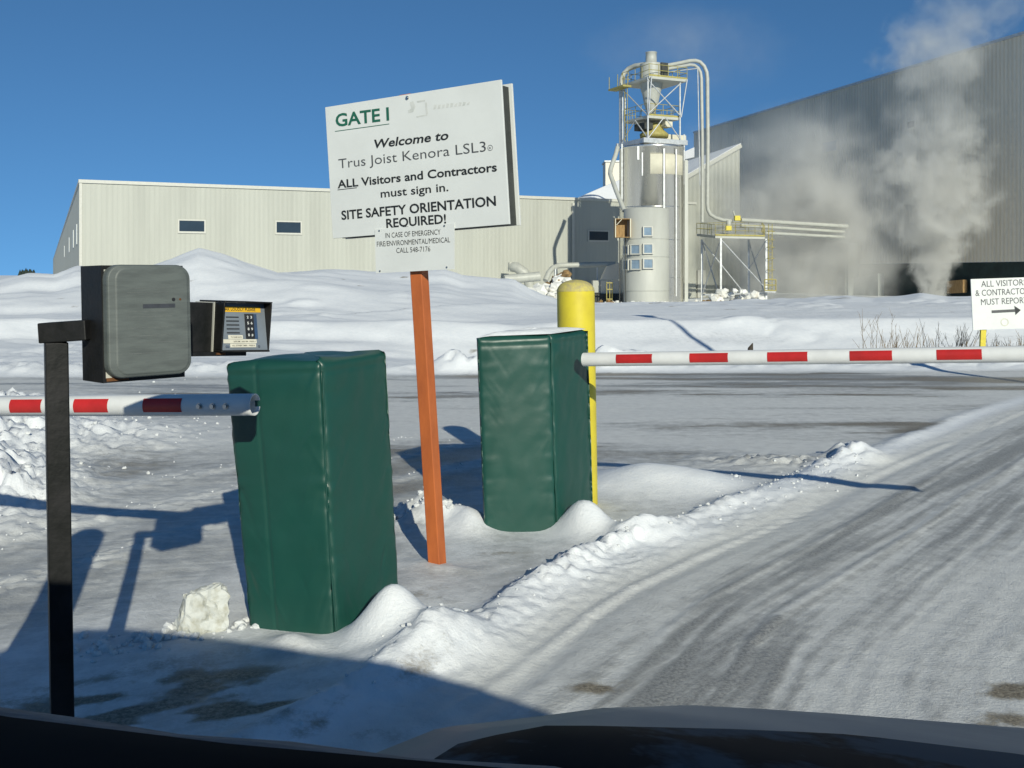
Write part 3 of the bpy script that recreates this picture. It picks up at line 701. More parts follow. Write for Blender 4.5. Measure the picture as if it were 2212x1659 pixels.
# ---------------------------------------------------------------- card reader on its gooseneck post
def make_reader():
    Y = 2.5; base = Vector((P(140,1530,Y).x, Y, 0)); ang = .024
    t = thing('card_reader_post', 'black gooseneck post carrying a card reader with a worn grey rounded cover', 'card reader', base)
    pw = .062
    # post turned so that two faces show
    yaw = Matrix.Rotation(math.radians(28), 4, 'Z')
    ztop = P(100,697,Y).z; top = Vector((P(121,0,Y).x, Y, P(0,739,Y).z)); mb = MB()
    dirx = (yaw @ Vector((1,0,0))); diry = (yaw @ Vector((0,1,0)))
    vs = [c+dirx*(pw*.43*i)+diry*(pw*.5*j) for c in (base-Vector((0,0,.1)), top) for i, j in ((-1,-1),(1,-1),(1,1),(-1,1))]
    mb.add(vs, [(0,3,2,1),(4,5,6,7),(0,1,5,4),(1,2,6,5),(2,3,7,6),(3,0,4,7)]); mb.build('post', M['black_paint'], t, bevel=.003)
    # housing: a deep tray whose open front faces the driver, turned to the right
    tl = P(174,577,2.56); bl = P(178,831,2.56)
    f0t, f0b = P(218,573,2.44), P(223,828,2.44)
    hx = Vector((.694, .72, 0)).normalized()             # along the front, to the right
    hz = (f0t-f0b).normalized(); hy = hx.cross(hz)*-1
    Wd = .215; Hh = (f0t-f0b).length; dep = .119
    o = f0b
    def F(u, v, k): return o+hx*(u*Wd)+hz*(v*Hh)+hy*k      # k: back into the housing is positive
    if hy.y < 0: hy = -hy
    mb = MB()
    e = .006
    def blk(u0,u1,v0,v1,k0,k1):
        mb.add([F(u,v,k) for k in (k0,k1) for u,v in ((u0,v0),(u1,v0),(u1,v1),(u0,v1))],
               [(0,3,2,1),(4,5,6,7),(0,1,5,4),(1,2,6,5),(2,3,7,6),(3,0,4,7)])
    blk(0,.03,0,1,0,dep); blk(.97,1,0,1,0,dep); blk(.0305,.9695,0,.03,.0005,dep); blk(.0305,.9695,.97,1,.0005,dep); blk(.031,.969,.031,.969,dep-.02,dep-.001)
    hb = mb.build('housing', M['black_paint'], t)
    mb = MB(); blk2 = lambda u0,u1,v0,v1,k0,k1: mb.add([F(u,v,k) for k in (k0,k1) for u,v in ((u0,v0),(u1,v0),(u1,v1),(u0,v1))],
               [(0,3,2,1),(4,5,6,7),(0,1,5,4),(1,2,6,5),(2,3,7,6),(3,0,4,7)])
    blk2(.033,.965,.033,.967,.004,.012); mb.build('gasket', M['cream_trim'], hb)
    mb = MB(); blk2(.04,.30,.012,.04,-.001,.0035); mb.build('rust_stain', M['rust'], hb)
    # rounded cover, standing proud of the tray
    def rr(u0,u1,v0,v1,rad,k,n=8):
        pts = []
        w0,w1,h0,h1 = u0*Wd,u1*Wd,v0*Hh,v1*Hh
        for cx,cy,a0 in ((w1-rad,h1-rad,0),(w0+rad,h1-rad,90),(w0+rad,h0+rad,180),(w1-rad,h0+rad,270)):
            for i in range(n+1):
                a = math.radians(a0+90*i/n); pts.append(o+hx*(cx+rad*math.cos(a))+hz*(cy+rad*math.sin(a))+hy*k)
        return pts
    mb = MB(); rings = [rr(.015,1.03,.035,1.005,.036,.004),rr(.015,1.03,.035,1.005,.036,-.020),rr(.024,1.026,.043,.997,.034,-.026),rr(.10,.99,.062,.98,.030,-.028),rr(.112,.98,.07,.972,.028,-.030)]
    n = len(rings[0]); mb.add([v for r in rings for v in r], [(j*n+i,j*n+(i+1)%n,(j+1)*n+(i+1)%n,(j+1)*n+i) for j in range(4) for i in range(n)]+[tuple(4*n+i for i in range(n))])
    cv = mb.build('cover', M['grey_cover'], t, bevel=.002)
    def strip(u0,u1,v0,v1,nm,m_):
        q = MB(); q.quad(F(u0,v0,-.0306),F(u1,v0,-.0306),F(u1,v1,-.0306),F(u0,v1,-.0306)); return q.build(nm, m_, cv)
    M['groove'] = mat('groove', (.18,.195,.19), .6, var=.2, scale=60)
    for v in (.80,.765,.60,.555,.46,.39,.33,.24): strip(.24,.24+.55+.06*math.sin(v*40),v,v+.0028,'groove',M['groove'])
    strip(.42,.82,.628,.664,'card_slot_label',mat('slot_label',(.05,.055,.065),.5,scale=50))
    q = MB(); q.bar(F(.80,.70,-.029),F(.80,.70,-.0315),.0045,14); q.build('indicator_hole',M['black_plastic'],cv)
    q = MB(); q.bar(F(.885,.70,-.029),F(.885,.70,-.031),.003,12); q.build('screw',M['rust'],cv)
    # gooseneck from the post's head into the side of the housing
    mb = MB(); s = F(0,.46,.075); q0 = P(94,719,Y); q1 = Vector((s.x+.004, s.y, P(178,712,s.y).z))
    mb.beam(q0, q1, pw*.9, .0505); mb.build('gooseneck', M['black_paint'], t, bevel=.003)
    return t, F, hx, hy, hz
rd_t, RF, rhx, rhy, rhz = make_reader()

def make_call_box():
    # intercom head carried on a bracket behind the reader
    c = P(530,700,2.95)
    t = thing('call_box', 'black hooded intercom with keypad and yellow notice, mounted behind the card reader', 'intercom', c)
    Y0 = 2.95
    bl, br, tr, tl = P(481,757,2.90), P(575,757,3.0), P(590,660,3.0), P(494,653,2.90)
    fx = Vector((.714,.70,-.045)).normalized(); fy = Vector((-.70,.714,0)).normalized(); fz = fy.cross(fx)*-1
    o = P(482,757,2.92); Wd, Hh = .150, .141
    def F(u, v, k=0): return o+fx*(u*Wd)+fz*(v*Hh)+fy*k
    hexa = [(0,3,2,1),(4,5,6,7),(0,1,5,4),(1,2,6,5),(2,3,7,6),(3,0,4,7)]
    def blk(mb,u0,u1,v0,v1,k0,k1): mb.add([F(u,v,k) for k in (k0,k1) for u,v in ((u0,v0),(u1,v0),(u1,v1),(u0,v1))], hexa); return mb
    # faceplate set back between the cheeks of the hood, sloping
    pl = MB(); pl.add([F(.003,.003,.004),F(.997,.003,.004),F(.997,.997,.036),F(.003,.997,.036),F(.003,.003,.014),F(.997,.003,.014),F(.997,.997,.046),F(.003,.997,.046)], hexa)
    face = pl.build('faceplate', M['grey_panel'], t)
    def FP(u, v, lift=0):
        n = (fz*0.94*-.36+fy*-.94)
        return F(u, v, .004+v*.032-.0012-lift)
    hood = MB()
    cheek = [(.003,0.0),(-.004,.93),(-.004,1.0),(.15,1.0),(.15,0.0)]
    for u0 in (-.035, 1.0):
        pts = [F(u0, v, k) for k, v in cheek]; hood.slab(pts, fx*(.035*Wd))
    blk(hood,-.035,1.035,1.0005,1.035,-.006,.15); blk(hood,-.035,1.035,-.04,-.0005,-.001,.15)
    hood.build('hood', M['black_paint'], t, bevel=.002)
    tray = MB(); blk(tray,-.55,.62,-.13,-.045,.03,.16); tray.build('tray', M['black_paint'], t)
    bb = MB(); blk(bb,-.6,-.04,-.1,.98,.06,.165); bb.build('back_box', M['black_paint'], t)
    rim = MB(); blk(rim,-.048,-.0355,-.06,1.0,.05,.1705); rim.build('rim', M['cream_trim'], t)
    rs = MB(); blk(rs,-.047,.14,-.10,-.06,.022,.0295); rs.build('rust_stain', M['rust'], t)
    br_ = MB(); br_.beam(F(-.3,.4,.13), RF(.7,.5,.125), .05, .07); br_.build('bracket', M['black_paint'], t)
    def lab(u0,u1,v0,v1,nm,m_): 
        q = MB(); q.quad(FP(u0,v0),FP(u1,v0),FP(u1,v1),FP(u0,v1)); return q.build(nm,m_,face)
    y = lab(.02,.90,.80,.915,'notice',M['yellow_label'])
    letters('lettering',[("SPEAK LOUDLY PLEASE",(.0,.828),(.78,.828),.062,.012,0)],lambda u,v:FP(u,v,.0004),y,M['black_text'],.0006)
    for u0,u1,v0,v1,tx,a in ((.14,.46,.235,.315,"TO RAISE GATE",.19),(.03,.76,.145,.228,"6:00 AM - 6:00 PM - PRESS 9",.25),(.17,.74,.06,.138,"ALL OTHER TIMES - PRESS 0",.21)):
        q = lab(u0,u1,v0,v1,'instruction_strip',M['cream_label'])
        letters('lettering',[(tx,(a,v0+.025),(u1-.03,v0+.025),.028,.004,0)],lambda u,v:FP(u,v,.0004),q,M['black_text'],.0006)
    for i in range(5):
        v = .68-.082*i; q = MB(); q.add([FP(.12,v),FP(.40,v),FP(.40,v+.024),FP(.12,v+.024)],[(0,1,2,3)]); q.build('speaker_slot',M['black_plastic'],face)
    kp = MB(); kp.add([FP(u,v,k) for k in (-.002,.003) for u,v in ((.53,.245),(.72,.245),(.72,.765),(.53,.765))],hexa); k_=kp.build('keypad',M['black_plastic'],face)
    lab(.722,.80,.235,.765,'keypad_frame',M['steel'])
    ks=[]
    for r,row in enumerate(("23","56","89","0#")):
        for c_,ch in enumerate(row):
            u = .565+.078*c_; v = .67-.125*r; ks.append((ch,(u,v),(u+.038,v),.055,.02,0))
    letters('numerals',ks,lambda u,v:FP(u,v,.0035),k_,M['white_sign'],.0006)
    for u in (.085,.12,.80): 
        q = MB(); q.bar(FP(u,.08),FP(u,.08,.003),.0035,10); q.build('screw',M['steel'],face)
make_call_box()

# ---------------------------------------------------------------- visitors' notice across the lot
def make_notice():
    Y = 17.2; ux = Vector((1,-.05,.035)).normalized()
    tl = P(2097,603,Y); H = 110/FPX*Y; W = 1.42; uz = Vector((-.045,0,1)).normalized(); bl = tl-uz*H
    n = ux.cross(uz).normalized()
    def fr(u, v, k=0): return bl+ux*(u*W)+uz*(v*H)+n*k
    g = ground_height(tl.x+.3, Y)
    t = thing('visitor_notice', 'white ALL VISITORS notice with an arrow on yellow posts across the lot', 'sign', (tl.x+W/2, Y, g))
    hexa = [(0,3,2,1),(4,5,6,7),(0,1,5,4),(1,2,6,5),(2,3,7,6),(3,0,4,7)]
    b = MB().add([fr(u,v,k) for k in (-.02,0) for u,v in ((0,0),(1,0),(1,1),(0,1))], hexa).build('board', M['white_sign'], t)
    h = lambda x, y: ((x-1525)/ (1420*.5+0), 1-(y-312)/660)
    s = 2212/420*.8848; pw = s*FPX/Y                      # enlargement's pixels per metre on the board
    s = 2212/420/.8848; pw = s*FPX/Y
    def q(x, y): return ((x-1525)/pw/W - (0), 1-(y-312+(.0*(x-1525)))/pw/H)
    cap = 82/pw/H
    letters('lettering', [("ALL VISITORS",q(1652,418),q(2225,412),cap,.0,0),("& CONTRACTORS",q(1575,532),q(2290,524),cap,.0,0),("MUST REPORT",q(1640,650),q(2230,642),cap,.0,0)], fr, b, M['grey_text'], .003)
    ar = MB(); pts = [q(1768,722),q(2065,716),q(2055,672),q(2135,730),q(2065,792),q(2062,752),q(1768,758)]
    ar.add([fr(u,v,.003) for u,v in pts],[(0,1,5,6),(2,3,4),(1,2,3,4,5)]); ar.build('arrow', M['grey_text'], b)
    g2 = MB(); cu,cv = q(1925,880); c = fr(cu,cv,.002); n_=18
    g2.add([c+ux*(rr*math.cos(i/n_*2*math.pi))+uz*(rr*math.sin(i/n_*2*math.pi)) for rr in (.052,.07) for i in range(n_)],[(i,(i+1)%n_,n_+(i+1)%n_,n_+i) for i in range(n_)])
    g2.build('faded_emblem', mat('pale_mark',(.60,.60,.50),.6), b)
    for u in (.14, .67):
        p = fr(u,.0,-.05); gz = ground_height(p.x, p.y)
        MB().beam((p.x-.04,p.y,gz-.2),(p.x+.02,p.y,fr(u,.9).z),.09,.05).build('post', M['yellow_paint'], t)
make_notice()

# ---------------------------------------------------------------- street lamp beside the lot (throws the lamp shadow on the snowfield)
def make_lamp():
    x, y = 7.75, 9.9; t = thing('street_lamp', 'grey street lamp pole with a single short arm beside the lot, right of the picture', 'street lamp', (x, y, 0))
    MB().bar((x,y,-.2),(x,y,5.9),.085,14,.06).build('pole', M['galv'], t)
    MB().tube([(x,y,5.85),(x-.1,y+.2,6.08),(x-.35,y+.8,6.22)],.045,10).build('arm', M['galv'], t)
    b = MB(); b.tube([(x-.32,y+.72,6.20),(x-.38,y+.88,6.23),(x-.48,y+1.15,6.25),(x-.56,y+1.36,6.22)],[.06,.16,.18,.07],12); b.build('head', M['galv'], t)
make_lamp()

# ---------------------------------------------------------------- loose snow and ice near the gate
def chunk(mb, c, r, rnd, sub=1, flat=.8):
    import bmesh
    bm = bmesh.new(); bmesh.ops.create_icosphere(bm, subdivisions=sub, radius=1)
    rot = Matrix.Rotation(rnd.uniform(0,6.3),3,Vector((rnd.uniform(-1,1),rnd.uniform(-1,1),rnd.uniform(-1,1))).normalized())
    sx, sy, sz = (r*rnd.uniform(.7,1.25) for _ in range(3))
    vs = []
    for v in bm.verts:
        p = rot @ Vector((v.co.x*sx, v.co.y*sy, v.co.z*sz))*rnd.uniform(.78,1.12); vs.append(Vector(c)+Vector((p.x,p.y,p.z*flat)))
    fs = [tuple(v.index for v in f.verts) for f in bm.faces]; bm.free(); mb.add(vs, fs, False)
def scatter(name, spots, m, kind='stuff', label=None, cat=None, sub=1):
    mb = MB(); rnd = random.Random(len(spots)+3)
    xs = np.array([p[0] for p in spots]); ys = np.array([p[1] for p in spots]); zs = terrain(xs, ys)[0]
    for (x, y, r), z in zip(spots, zs): chunk(mb, (x, y, z+r*.25), r, rnd, sub)
    o = mb.build(name, m, None); tag(o, label, cat, None, kind); return o
rnd = random.Random(5); sp = []
def kerb_pt(t):
    acc = 0
    for (x0,y0),(x1,y1) in zip(KERB[:-1],KERB[1:]):
        L = math.hypot(x1-x0,y1-y0)
        if t <= acc+L: u = (t-acc)/L; return x0+(x1-x0)*u, y0+(y1-y0)*u, (x1-x0)/L, (y1-y0)/L
        acc += L
for i in range(200):
    t_ = rnd.choice((rnd.uniform(13.6,19.6), rnd.gauss(17.9,.7), rnd.gauss(15.0,.8))); x,y,dx,dy = kerb_pt(max(12.5,min(21,t_))); s_ = rnd.gauss(.08,.10)
    sp.append((x-dy*s_, y+dx*s_, min(.012, .003+rnd.expovariate(260))))
for i in range(60):
    x = rnd.uniform(1.3,2.7); sp.append((x, 6.7+.42*(x-1.3)+rnd.gauss(0,.22), .004+min(.016,rnd.expovariate(220))))
for i in range(110): sp.append((rnd.gauss(-.52,.13), rnd.gauss(5.75,.12), .006+min(.025,rnd.expovariate(110))))
for i in range(120):
    u = rnd.random(); sp.append((-1.62+u*.72+rnd.gauss(0,.05), 3.72+u*.42+rnd.gauss(0,.06), .006+min(.022,rnd.expovariate(90))))
for i in range(260):
    u = rnd.random(); sp.append((rnd.gauss(-3.9,.8), rnd.gauss(8.2,1.8), .006+min(.014,rnd.expovariate(120))))
for i in range(260):
    k = rnd.choice((2.25,2.9,3.5)); t_ = rnd.uniform(11.5,19); x,y,dx,dy = kerb_pt(t_); k += rnd.gauss(0,.08); sp.append((x-dy*k,y+dx*k,.003+min(.006,rnd.expovariate(300))))
sp = [q for q in sp if q[1] > 2.6 and q[2] < .09]
scatter('snow_crumbs', sp, M['crumb'], label='white crumbs of broken snow strewn along the ploughed ridges', cat='snow')
def make_ice_block():
    import bmesh
    bm = bmesh.new(); bmesh.ops.create_cube(bm, size=1); bmesh.ops.subdivide_edges(bm, edges=bm.edges, cuts=9, use_grid_fill=True)
    o = P(438,1305,3.98); o.z = .075; r_ = random.Random(9); vs = []
    R = Matrix.Rotation(.5,3,'Z') @ Matrix.Rotation(-.22,3,'X') @ Matrix.Rotation(.16,3,'Y')
    for v in bm.verts:
        c = v.co; tp = 1.0-.22*(c.z+.5)
        q = Vector((c.x*.19*tp, c.y*.13*tp, c.z*.175+.05*c.x))
        m_ = max(abs(c.x),abs(c.y),abs(c.z)); q *= 1-.12*max(0, c.length-.62)/.25
        nn = vn(np.array([c.x*5+c.z*3]),np.array([c.y*5+c.z*2]),71)[0]+.5*vn(np.array([c.x*11-c.z*9]),np.array([c.y*11+c.z*4]),72)[0]
        lm = float(lumps(np.array([c.x*4+c.y*3]),np.array([c.z*4-c.y*2]),73)[0]); vs.append(o + R @ (q*(.74+.26*nn+.22*lm)))
    fs = [tuple(v.index for v in f.verts) for f in bm.faces]; bm.free()
    tag(MB().add(vs, fs, False).build('ice_block', M['ice_block'], None), 'upright block of dirty ice in the snow left of the nearer green cabinet', 'ice block')
make_ice_block()

# ---------------------------------------------------------------- dry weeds on the snowfield
def make_weed(x, y, h, n, seed, label):
    rnd = random.Random(seed); g = ground_height(x, y); mb = MB()
    for i in range(n):
        a = rnd.uniform(0,6.28); sp_ = rnd.uniform(.05,.35)*h; hh = h*rnd.uniform(.45,1); b = Vector((x+rnd.gauss(0,.10*h+.03), y+rnd.gauss(0,.1), g-.05))
        tip = b+Vector((math.cos(a)*sp_, math.sin(a)*sp_, hh)); mid = (b+tip)/2+Vector((rnd.gauss(0,.03),0,.06*hh))
        mb.tube([b,mid,tip],[.0055,.0045,.002],4)
        for k in range(rnd.randint(1,4)):
            u = rnd.uniform(.35,.95); p0 = b.lerp(tip,u); a2 = rnd.uniform(0,6.28); l = rnd.uniform(.06,.2)*h
            mb.bar(p0, p0+Vector((math.cos(a2)*l*.6,math.sin(a2)*l*.4,l)), .0032, 4, .0015)
    tag(mb.build('weed', M['weed'], None), label, 'weed', 'dry weeds on the snowfield')
for i,(px,Y,h,n,lab) in enumerate(((1905,17.5,.85,12,'tall sparse dry weed, leftmost of those on the snow behind the right arm'),(1925,18.2,.6,14,'bushy dry weed clump next to the leftmost tall weed'),
        (1962,18.0,.7,9,'thin dry weed between the bushy clump and the forked weed'),(1985,17.6,.5,12,'low dry weed clump in the middle of the weeds behind the right arm'),
        (2010,18.4,.75,7,'single tall bent dry weed left of the notice'),(2040,17.9,.45,10,'short dry weed tuft left of the notice'),
        (2072,18.1,.7,14,'dense dry weed clump at the left edge of the notice'),(2095,17.9,.65,14,'dense dry weed clump under the left corner of the notice'),
        (2145,18.0,.5,18,'dense dry weed clump between the posts of the notice, left one'),(2175,18.1,.5,18,'dense dry weed clump between the posts of the notice, right one'),
        (2215,18.0,.5,16,'dense dry weed clump under the right post of the notice'))):
    make_weed((px-HX)/FPX*Y, Y, h*1.3, n, 40+i, lab)
def make_stalk():
    x = P(1610,750,15.6).x; y = 15.7; g = ground_height(x,y); mb = MB()
    b = Vector((x,y,g-.05)); t = b+Vector((.14,0,.36)); mb.tube([b,b.lerp(t,.5),b.lerp(t,.75),t],[.012,.02,.045,.006],7)
    tag(mb.build('seed_head', mat('dark_stalk',(.05,.04,.03),.9,scale=30), None), 'single dark bent seed head at the far road edge above the right arm', 'weed')
make_stalk()
# ---------------------------------------------------------------- the mill behind
GZ = -1.27
AX = Vector((.9065, .4222, 0)); BX = Vector((-.4222, .9065, 0))          # the mill's own axes: along the warehouse front, and away
hexa = [(0,3,2,1),(4,5,6,7),(0,1,5,4),(1,2,6,5),(2,3,7,6),(3,0,4,7)]
def ribbed_wall(p, q, z0, z1, pitch, depth, out, top=None):
    """corrugated cladding between two ground points; real ribs"""
    p, q = Vector(p), Vector(q); L = (q-p).length; d = (q-p)/L; out = Vector(out); n = max(1, int(L/pitch)); vs = []; prof = []
    for i in range(n):
        for f, k in ((0,0),(.34,0),(.5,1),(.84,1)): prof.append(((i+f)/n, k))
    prof.append((1, 0))
    for f, k in prof:
        b = p + d*(L*f) + out*(depth*k); tz = z1 if top is None else top(f)
        vs += [Vector((b.x,b.y,z0)), Vector((b.x,b.y,tz))]
    m = len(prof)
    return vs, [(2*i,2*i+2,2*i+3,2*i+1) for i in range(m-1)]

def make_warehouse():
    cor = P(173,395,83); E = cor.z; c0 = Vector((cor.x,cor.y,0))
    W = 62; Dp = 520
    t = thing('warehouse', 'long low cream metal warehouse with narrow strip windows behind the snow mounds', 'building', (c0.x+AX.x*31, c0.y+AX.y*31, GZ))
    def at(a, b, z): 
        v = c0+AX*a+BX*b; return Vector((v.x,v.y,z))
    mb = MB(); mb.add(*ribbed_wall(at(0,0,0), at(W,0,0), GZ-.5, E, .42, .008, -BX)); mb.build('front_wall', M['cream_metal'], t)
    mb = MB(); mb.add(*ribbed_wall(at(0,Dp,0), at(0,0,0), GZ-.5, E, 1.2, .05, -AX)); mb.build('side_wall', M['cream_metal'], t)
    mb = MB(); mb.add([at(a,b,E-dz) for dz in (0.3,.02) for a,b in ((.05,.05),(W,.05),(W,Dp),(.05,Dp))], hexa); mb.build('roof', M['cream_trim'], t)
    mb = MB(); mb.add([at(a,b,z) for z in (E+.0,E+.28) for a,b in ((-.12,-.14),(W,-.14),(W,.05),(-.12,.05))], hexa)
    mb.add([at(a,b,z) for z in (E+.0,E+.28) for a,b in ((-.12,.055),(.1,.055),(.1,Dp),(-.12,Dp))], hexa); mb.build('roof_trim', M['cream_trim'], t)
    mb = MB(); mb.add([at(a,b,z) for z in (GZ,E-.01) for a,b in ((-.07,-.07),(.16,-.07),(.16,-.035),(-.07,-.035))], hexa); mb.build('corner_trim', M['cream_trim'], t)
    # strip windows, each with sill and frame
    def col(x):                                             # distance along the front at photo column x
        k = (x-HX)/FPX; return (k*c0.y-c0.x)/(AX.x-k*AX.y)
    for xa, xb, yt, yb in ((387,441,477,500),(597,649,480,503),(1272,1313,500,519)):
        a0, a1 = col(xa), col(xb); Y = c0.y+AX.y*(a0+a1)/2; z1 = CAM_Z-(yt-HY)/FPX*Y; z0 = CAM_Z-(yb-HY)/FPX*Y
        fr = MB(); th=.12
        for u0,u1,v0,v1 in ((a0-th,a1+th,z1,z1+th),(a0-th,a0,z0,z1),(a1,a1+th,z0,z1),(a0-th,a1+th,z0-th*1.4,z0)):
            fr.add([at(a,b,z) for z in (v0,v1) for a,b in ((u0,-.11),(u1,-.11),(u1,-.02),(u0,-.02))], hexa)
        f = fr.build('window', M['cream_trim'], t)
        MB().add([at(a,b,z) for z in (z0,z1) for a,b in ((a0,-.06),(a1,-.06),(a1,-.035),(a0,-.035))], hexa).build('pane', M['glass_dark'], f)
    for b0 in (7.5, 21, 44, 85):
        fr = MB().add([at(a,b,z) for z in (4.1,5.9) for a,b in ((-.10,b0),(-.04,b0),(-.04,b0+2.4),(-.10,b0+2.4))], hexa).build('window', M['white_sign'], t)
    # exhaust elbow and fittings on the front
    Y = 97.; c = P(1106,577,Y)
    fl = MB(); fl.bar(c, c-BX*.35, .62, 4); fl.build('vent_flange', M['cream_trim'], t)
    el = MB(); el.tube([c-BX*.3]+[c-BX*.9+Vector((0,0,0))]+[c-BX*1.2+AX*.7+Vector((0,0,-.5)), c-BX*1.3+AX*1.2+Vector((0,0,-1.4)), c-BX*1.3+AX*1.3+Vector((0,0,-2.3))],.5,16)
    el.build('exhaust_elbow', M['pale_duct'], t)
    dp = MB(); dc = P(1237,440,c0.y+AX.y*col(1237)); a0 = col(1237)
    dp.add([at(a,b,z) for z in (GZ,E-.3) for a,b in ((a0-.12,-.2),(a0+.12,-.2),(a0+.12,-.05),(a0-.12,-.05))], hexa); dp.build('downspout', M['cream_trim'], t)
make_warehouse()

def make_shed_blocks():
    # snow-covered roof and roof-top box behind the warehouse
    t = thing('rear_shed', 'low shed with a sloping snow covered roof rising behind the right end of the warehouse', 'building', P(1320,600,120))
    Y = 116; a, b, c = P(1215,440,Y), P(1345,372,Y+14), P(1490,432,Y+9); 
    mb = MB(); p0 = P(1228,436,112); p1 = P(1500,452,122); up = Vector((0,0,1)); 
    q1 = P(1500,318,150); q0 = P(1300,404,150)
    mb.slab([p0,p1,q1,q0], (0,0,-.5)); mb.build('roof', M['snow_chunk'], t)
    mb = MB(); mb.slab([Vector((p0.x,p0.y,GZ)),Vector((p1.x,p1.y,GZ)),p1-up*.51,p0-up*.51], BX*.3); mb.build('wall', M['mill_metal'], t)
    t2 = thing('roof_unit', 'small grey box on the snowy shed roof left of the silo', 'roof box', P(1325,405,140))
    c = P(1308,350,140); d = P(1345,410,140)
    MB().box((c.x,140,d.z-1.5),(d.x,144,c.z)).build('casing', M['mill_metal'], t2); MB().box((c.x-.15,139.8,c.z+.003),(d.x,144.2,c.z+.2)).build('lid', M['galv'], t2)
    # cream annex with a rising roof line right behind the silo
    t3 = thing('annex', 'cream clad annex with a rising sloped roof between the silo and the big hall', 'building', P(1540,650,112))
    L0, R0 = P(1440,408,108), P(1598,316,112); LB, RB = Vector((L0.x,L0.y,GZ-.3)), Vector((R0.x,R0.y,GZ-.3))
    out = (RB-LB).normalized().cross(Vector((0,0,1)))
    mb = MB(); mb.add(*ribbed_wall(LB, RB, GZ-.3, 0, .55, .03, out, top=lambda f: L0.z+(R0.z-L0.z)*f)); mb.build('front_wall', M['cream_metal'], t3)
    back = Vector((-.30,.955,0))*24
    mb = MB(); mb.add(*ribbed_wall(RB, RB+back, GZ-.3, R0.z, .55, .03, Vector((.955,.3,0)))); mb.build('side_wall', M['cream_metal'], t3)
    mb = MB(); mb.slab([L0+out*.2, R0+out*.2, R0+back-Vector((0,0,1.2)), L0+back-Vector((0,0,.5))], (0,0,.35)); mb.build('roof', M['snow_chunk'], t3)
    mb = MB(); mb.beam(L0+out*.28+Vector((0,0,.05)), R0+out*.28+Vector((0,0,.05)), .12, .42); mb.build('roof_trim', M['cream_trim'], t3)
    d0 = RB+(LB-RB)*.60+out*.12; e = (RB-LB).normalized()
    MB().add([d0+e*x+out*k+Vector((0,0,z)) for z in (.3,3.4) for x,k in ((0,.0),(1.1,.0),(1.1,.08),(0,.08))], hexa).build('door', M['cream_trim'], t3)
make_shed_blocks()

def make_hall():
    R = P(2212,75,100); H = R.z; dr = Vector((-.287,1,0)).normalized(); out = Vector((-dr.y, dr.x, 0))
    if out.x > 0: out = -out
    near = Vector((R.x,R.y,0))-dr*38; k_ = (1500-HX)/FPX; far_ = near+dr*((k_*near.y-near.x)/(dr.x-k_*dr.y))
    t = thing('mill_hall', 'huge grey corrugated metal mill hall rising toward the right behind the steam', 'building', (R.x,R.y+20,GZ))
    zc = CAM_Z+26/FPX*100
    mb = MB(); mb.add(*ribbed_wall(near, far_, zc, H, .56, .15, out)); mb.build('cladding', M['mill_metal'], t)
    w = Vector((dr.y,-dr.x,0))
    mb = MB(); mb.slab([near-out*.05+Vector((0,0,H-.4)), far_-out*.05+Vector((0,0,H-.4)), far_+w*60+Vector((0,0,H-.4)), near+w*60+Vector((0,0,H-.4))], (0,0,.3)); mb.build('roof', M['galv'], t)
    mb = MB(); mb.beam(near+out*.12+Vector((0,0,H+.14)), far_+out*.12+Vector((0,0,H+.14)), .3, .3); mb.build('roof_trim', M['galv'], t)
    mb = MB(); mb.slab([near-out*.01+Vector((0,0,GZ-.4)), near-out*.01+Vector((0,0,zc-.003)), far_-out*.01+Vector((0,0,zc-.003)), far_-out*.01+Vector((0,0,GZ-.4))], -out*.3); mb.build('base_wall', M['dark_green'], t)
    mb = MB(); mb.slab([near+Vector((0,0,GZ-.4)), near+w*60+Vector((0,0,GZ-.4)), near+w*60+Vector((0,0,H-.41)), near+Vector((0,0,H-.41))], dr*.3); mb.build('end_wall', M['mill_metal'], t)
    def hit(x):
        k = (x-HX)/FPX; s = (k*near.y-near.x)/(dr.x-k*dr.y); return near+dr*s
    def panel(pts, k0, k1, nm, m_, par=t):
        q = []
        for x, y in pts:
            b = hit(x); q.append(Vector((b.x,b.y,CAM_Z-(y-HY)/FPX*b.y))+out*k0)
        return MB().slab(q, out*(k1-k0)).build(nm, m_, par)
    f = panel([(1776,306),(1812,300),(1812,326),(1776,333)], .08, .18, 'window', M['cream_trim'])
    panel([(1779,309),(1809,303),(1809,324),(1779,330)], .181, .20, 'pane', M['glass_sky'], f)
    f = panel([(1962,262),(1980,258),(1980,275),(1962,279)], .08, .18, 'window', M['cream_trim'])
    panel([(1964,264),(1978,260),(1978,273),(1964,277)], .181, .20, 'pane', M['glass_dark'], f)
    # lean-to with stained cladding and a dark bay
    panel([(1600,470),(1862,528),(1862,648),(1600,655)], .5, 2.0, 'lean_to', M['stained'])
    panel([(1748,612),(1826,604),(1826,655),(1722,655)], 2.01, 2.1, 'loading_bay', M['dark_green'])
    panel([(1783,606),(1812,603),(1812,640),(1783,640)], 2.101, 2.18, 'bay_panel', M['stained'])
    panel([(1783,560),(1858,552),(1858,650),(1826.5,650),(1826.5,604),(1783,604)], 2.02, 2.15, 'stained_cladding', M['stained'])
    panel([(1862,600),(1915,590),(1915,648),(1862,648)], .35, 1.2, 'base_panel', M['stained'])
    panel([(2060,607),(2095,604),(2095,632),(2060,634)], .35, .9, 'crate_panel', M['plywood'])
make_hall()

